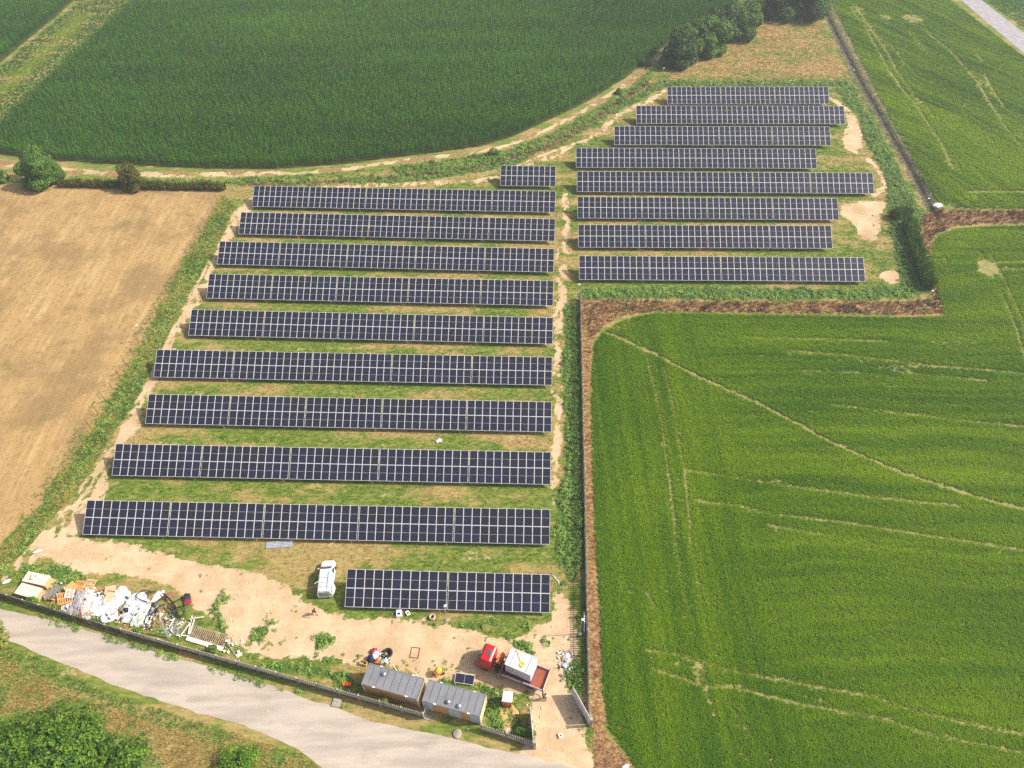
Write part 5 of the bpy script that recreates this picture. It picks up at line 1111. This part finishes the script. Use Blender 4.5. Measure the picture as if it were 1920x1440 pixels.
hose('black hose trailing low to the concrete wall', zz([(1180, 860), (1270, 830), (1380, 790), (1440, 750)]), .05, .1, 11)
hose('black hose bend near the top of the tangle', zz([(1100, 600), (1130, 520), (1200, 450), (1300, 420), (1360, 470)]), .07, .5, 12)
crumple('torn_bag', 'dark red bag at the end of the hose tangle', at(351, 1129), .6, .5, .45, mat('bag_red', (.22, .03, .035), .6), 41, .3, 'torn bags on the rubbish heap', 12, 'bag'); crumple('torn_bag', 'black bag beside the dark red bag on the heap', at(349, 1120), .6, .5, .4, BLACK, 42, .8, 'torn bags on the rubbish heap', 12, 'bag')
crumple('torn_bag', 'dark bundle under the middle white sheet of the heap', at(236, 1146), .6, .5, .4, BLACK, 43, .3, 'torn bags on the rubbish heap', 12, 'bag'); crumple('torn_bag', 'grey black bundle beside the green tinted sheet', at(286, 1147), .9, .7, .4, mat('bag_grey', (.06, .06, .065), .6), 44, 1.1, 'torn bags on the rubbish heap', 12, 'bag')
crumple('torn_bag', 'rusty brown bag behind the hose tangle', at(318, 1118), .7, .5, .3, mat('bag_brown', (.30, .13, .08), .7), 45, .5, 'torn bags on the rubbish heap', 12, 'bag')
gp2 = thing('steel_post', 'leaning grey steel post rising from the hose tangle at the wall', 'post', at(315, 1197)); gp2.rotation_euler = (R(-14), R(0), 0)
MB().tube([(0, 0, 0), (0, 0, 3.4)], .11, 10).build('pole', STEEL, gp2); MB().tube([(0, 0, 3.35), (-.1, .3, 3.6), (-.4, .9, 3.7)], .07, 8).build('bent_arm', STEEL, gp2)
sc_ = random.Random(3)
for i in range(12):
    a_ = at(318 + sc_.uniform(-3, 22), 1172 + sc_.uniform(-6, 16), .08 + .03 * i); small('metal_strip', 'thin galvanised metal strip in the scrap pile beside the fallen fence', 'metal strip', MB().box((0, 0, 0), (sc_.uniform(.6, 1.3), .09, .05)), STEEL if i % 3 else WHITE, a_, sc_.uniform(0.4, 2.2), 'metal strips in the scrap pile')
# ---- fallen fence panel with white pickets
fp = thing('fallen_fence_panel', 'white fallen fence panel with a comb of pickets lying on weeds', 'fence panel', at(384, 1207, .12), R(-17)); WP = mat('weathered_white', lin((226,214,204)), .8, .2, 0, .1, 3, lin((170,150,132)), .5)
fp.rotation_euler = (R(6), 0, R(-17))
MB().box((0, .0, .06), (5.0, .5, .12)).build('base_rail', WP, fp)
pk = MB()
for i in range(19): pk.box((-2.35 + i * .26, .95, .08), (.10, 1.5, .05), rz=R(2))
pk.build('pickets', mat('stained_picket', lin((172,148,120)), .85, .1, 0, .25, 2, lin((110,90,66)), .7), fp)
for (x, y, L, a, lb) in ((357, 1172, 2.4, 94, 'long white picket standing off the fallen panel'), (361, 1173, 2.2, 88, 'second white picket parallel to the long one'), (369, 1159, 1.7, 8, 'white picket lying across the sand above the panel'), (348, 1180, 2.2, 66, 'tan picket at the corner of the fallen panel'), (343, 1192, 1.6, -4, 'white rail piece at the corner of the fallen panel')):
    small('loose_picket', lb, 'picket', MB().box((0, 0, .06), (L, .13, .07)), WP, at(x, y, .25), R(a), 'loose pickets around the fallen panel')
tl = thing('rod_tool', 'long grey rod with white plates beside the fallen fence', 'tool', at(443, 1231)); P0 = at(424, 1200) - at(443, 1231)
MB().tube([(0, 0, .1), (P0.x, P0.y, .5)], .035, 6).build('rod', STEEL, tl); MB().box((.35, .15, .1), (.65, .4, .12), rz=.5).build('plate', WP, tl); MB().box((P0.x * .85 + .15, P0.y * .85, .5), (.6, .25, .05), rz=.1).build('plate', WP, tl)
for i, (x, y) in enumerate(((428, 1223), (390, 1214), (421, 1222), (447, 1223), (443, 1208), (437, 1210))):
    small('white_stone', ('upright white lump beside the grey rod', 'white block below the fallen panel by the fence', 'small white crumb beside the upright lump', 'flat white crumb above the rod plate', 'pink white stone in weeds beside the rod', 'small pale stone in weeds beside the rod')[i], 'stone', MB().lathe([(.16, 0), (.2, .12), (.12, .3), (.04, .34)], 7), WP, at(x, y), i, 'white lumps around the rod', True)
STONE = mat('sandy_stone', lin((206,186,158)), .9, .1, 0, .2, 6); rs_ = random.Random(9); stn = MB().lathe([(.5, 0), (.6, .25), (.4, .5), (.1, .6)], 7)
stm = stn.mesh('pebble', mat('pebble_pale', lin((226,210,190)), .9, .1))
for i in range(90):
    x, y = rs_.choice([(rs_.uniform(380, 640), rs_.uniform(1090, 1240)), (rs_.uniform(640, 900), rs_.uniform(1170, 1250)), (rs_.uniform(985, 1095), rs_.uniform(1180, 1430)), (rs_.uniform(330, 950), rs_.uniform(1240, 1420))])
    s = rs_.uniform(.06, .17); o = bpy.data.objects.new('pebble', stm); place(o, at(x, y), (0, 0, rs_.uniform(0, 6))); o.scale = (s, s * rs_.uniform(.7, 1.3), s); tag(o, 'small pale pebble lying loose on the sand or road', 'pebble', 'pebbles strewn over the yard')
for i, (x, y) in enumerate(((1014, 1345), (1001, 1352), (998, 1335), (1005, 1362), (988, 1322), (1016, 1328))):
    small('rubble_stone', ('stone', 'larger stone', 'stone', 'dark stone', 'stone', 'pale stone')[i] + (' at the edge of the gateway beside the gate leaf', ' against the edge-on gate leaf', ' at the end of the edge-on gate leaf', ' below the middle of the edge-on gate leaf', ' between straw and truck', ' in the middle of the gateway edge')[i], 'stone', MB().lathe([(.13, 0), (.17, .04), (.11, .10), (.02, .11)], 7), STONE, at(x, y), i * 2, 'rubble at the gateway', True)

# ================================================================== PEOPLE
def skin(name, nodes, edges, m, parent, root=0, sub=1):
    me = bpy.data.meshes.new(name); me.from_pydata([n[0] for n in nodes], edges, []); o = bpy.data.objects.new(name, me); COL.objects.link(o)
    md = o.modifiers.new('skin', 'SKIN'); md.use_smooth_shade = True; sv = me.skin_vertices[0].data
    for i, n in enumerate(nodes): sv[i].radius = n[1] if isinstance(n[1], tuple) else (n[1], n[1]); sv[i].use_root = (i == root)
    ss = o.modifiers.new('sub', 'SUBSURF'); ss.levels = sub; ss.render_levels = sub
    dg = bpy.context.evaluated_depsgraph_get(); m2 = bpy.data.meshes.new_from_object(o.evaluated_get(dg)); o.modifiers.clear(); o.data = m2; m2.name = name; m2.materials.clear(); m2.materials.append(m)
    if parent: o.parent = parent
    return o
SKINM = mat('skin', lin((206,150,120)), .6, .3, 0, .05); HAIR = mat('dark_hair', (.015, .012, .01), .7)
def person(label, loc, rz, J, shirt, trousers, shoes, sleeve=True, shorts=False):
    """J: joint positions; +x is forward"""
    p = thing('person', label, 'person', loc, rz); V_ = lambda k: J[k]
    nodes = [(V_('pelvis'), (.13, .11)), (V_('waist'), (.12, .10)), (V_('chest'), (.155, .11)), (V_('neck'), .055), (V_('jaw'), .075), (V_('head'), .098), (V_('crown'), .075)]
    edges = [(0, 1), (1, 2), (2, 3), (3, 4), (4, 5), (5, 6)]
    def chain(start, pts):
        k = start
        for q in pts: nodes.append(q); edges.append((k, len(nodes) - 1)); k = len(nodes) - 1
        return k
    for s in 'lr':
        h = chain(2, [(V_('sh' + s), .058), (V_('el' + s), .042), (V_('wr' + s), .028)])
        e, w_ = Vector(V_('el' + s)), Vector(V_('wr' + s)); d = (w_ - e).normalized(); sd_ = d.cross(Vector((0, 0, 1))); sd_ = sd_.normalized() if sd_.length > .1 else Vector((0, 1, 0)); up = sd_.cross(d)
        pm = w_ + d * .07; k = chain(h, [(tuple(pm), (.042, .02))])
        for j, (o_, L) in enumerate(((-.03, .075), (-.01, .085), (.01, .08), (.03, .065))):
            a_ = pm + sd_ * o_ + d * .03; chain(k, [(tuple(a_ + d * L * .5), .010), (tuple(a_ + d * L * .85 - up * .03), .008)])
        chain(h, [(tuple(w_ + d * .03 + sd_ * -.045), .011), (tuple(w_ + d * .07 + sd_ * -.065), .009)])
        chain(0, [(V_('hip' + s), .085), (V_('kn' + s), .06), (V_('an' + s), .042), (V_('toe' + s), .035)])
    hd = Vector(J['head']); jw = Vector(J['jaw']); fx = Vector((1, 0, 0))
    chain(5, [(tuple(hd + fx * .105 + Vector((0, 0, -.03))), .016)])
    for s in (-1, 1): chain(5, [(tuple(hd + Vector((-.01, s * .098, -.02))), .016)])
    skin('body', nodes, edges, SKINM, p)
    e_ = MB()
    for s in (-1, 1): e_.box(tuple(hd + Vector((.09, s * .035, 0))), (.02, .022, .014))
    e_.build('eyes', BLACK, p); MB().box(tuple(jw + Vector((.078, 0, 0))), (.014, .05, .012)).build('mouth', mat('lips', (.35, .12, .10), .5), p)
    sn = [(V_('pelvis'), (.145, .125)), (V_('waist'), (.138, .118)), (V_('chest'), (.172, .128)), (V_('neck'), .065)]; se = [(0, 1), (1, 2), (2, 3)]
    for s in 'lr':
        a_, b_ = Vector(V_('sh' + s)), Vector(V_('el' + s)); n0 = len(sn); sn += [(tuple(a_), .075), (tuple(a_ + (b_ - a_) * .75), .062)]; se += [(2, n0), (n0, n0 + 1)]
    skin('shirt', sn, se, shirt, p)
    tn_ = [(V_('pelvis'), (.15, .13))]; te = []
    for s in 'lr':
        h_, k_, a_ = Vector(V_('hip' + s)), Vector(V_('kn' + s)), Vector(V_('an' + s)); n0 = len(tn_)
        tn_ += [(tuple(h_), .105), (tuple(k_), .078)] + ([] if shorts else [(tuple(k_ + (a_ - k_) * .9), .06)]); te += [(0, n0), (n0, n0 + 1)] + ([] if shorts else [(n0 + 1, n0 + 2)])
    skin('shorts' if shorts else 'trousers', tn_, te, trousers, p)
    for s in 'lr':
        a_, t_ = Vector(V_('an' + s)), Vector(V_('toe' + s)); skin('shoe', [(tuple(a_ - (t_ - a_) * .25), .05), (tuple(a_ + (t_ - a_) * .5), .052), (tuple(t_), .042)], [(0, 1), (1, 2)], shoes, p)
    c_ = Vector(J['crown']); hr = MB().lathe([(.104, -.07), (.116, -.01), (.10, .06), (.055, .10), (.01, .112)], 14, 0, Matrix.Translation(hd + Vector((-.012, 0, .035)))).build('hair', HAIR, p, True)
    return p
# walking past the van, bent forward with arms swung back
J = dict(pelvis=(0, 0, .93), waist=(.05, 0, 1.08), chest=(.14, 0, 1.32), neck=(.20, 0, 1.48), jaw=(.25, 0, 1.56), head=(.27, 0, 1.63), crown=(.27, 0, 1.71), shl=(.14, .19, 1.42), ell=(-.06, .27, 1.18), wrl=(.08, .30, .98), shr=(.14, -.19, 1.42), elr=(.10, -.30, 1.14), wrr=(.32, -.24, 1.05), hipl=(0, .10, .88), knl=(.24, .11, .50), anl=(.30, .11, .09), toel=(.45, .12, .04), hipr=(0, -.10, .88), knr=(-.06, -.11, .48), anr=(-.34, -.11, .16), toer=(-.24, -.12, .04))
person('person in dark shirt striding across the sand beside the white van', at(591, 1152), R(-35), J, mat('navy_shirt', (.018, .02, .04), .8), mat('dark_shorts', (.03, .03, .05), .8), BLACK, shorts=True)
J2 = dict(pelvis=(0, 0, .95), waist=(.0, 0, 1.1), chest=(.03, 0, 1.36), neck=(.04, 0, 1.52), jaw=(.06, 0, 1.59), head=(.06, 0, 1.66), crown=(.05, 0, 1.74), shl=(.03, .20, 1.45), ell=(.02, .32, 1.2), wrl=(.16, .40, 1.05), shr=(.03, -.20, 1.45), elr=(-.02, -.28, 1.17), wrr=(.12, -.26, .95), hipl=(0, .10, .90), knl=(.10, .10, .50), anl=(.06, .10, .09), toel=(.21, .11, .04), hipr=(0, -.10, .90), knr=(-.02, -.10, .48), anr=(-.12, -.10, .10), toer=(.03, -.11, .04))
w2 = at(1022, 1312)
person('person in a white shirt walking behind the truck with a cable loop', w2, R(60), J2, mat('white_shirt', (.72, .71, .72), .8), mat('light_trousers', lin((150,120,110)), .8), BLACK)
lp = [(0, .42 * math.cos(k * .3307), .70 * math.sin(k * .3307)) for k in range(19)]; lw = Vector(w2) + Vector((math.cos(R(60)) * .16 - math.sin(R(60)) * .40, math.sin(R(60)) * .16 + math.cos(R(60)) * .40, 1.05))
o = MB().tube(lp, .05, 6, 0, False, True).build('cable_loop', HOSE, None, True, lw - Vector((0, .05, .62 * .0)), R(4)); o.location.z = .98; tag(o, 'loop of dark cable carried by the person behind the truck', 'cable')

# ================================================================== HAZE
hz = MB().box((0, 800, 44.5), (5800, 5800, 95)).build('haze', (lambda m: (setattr(m, 'use_nodes', True), m)[1])(bpy.data.materials.new('haze')))
hm = hz.data.materials[0].node_tree; hm.nodes.clear(); ho = hm.nodes.new('ShaderNodeOutputMaterial'); pv_ = hm.nodes.new('ShaderNodeVolumePrincipled')
pv_.inputs['Color'].default_value = (.86, .92, 1, 1); pv_.inputs['Density'].default_value = .0005; pv_.inputs['Anisotropy'].default_value = .2
hm.links.new(pv_.outputs[0], ho.inputs['Volume']); tag(hz, 'thin summer haze over the fields', 'haze', kind='stuff')
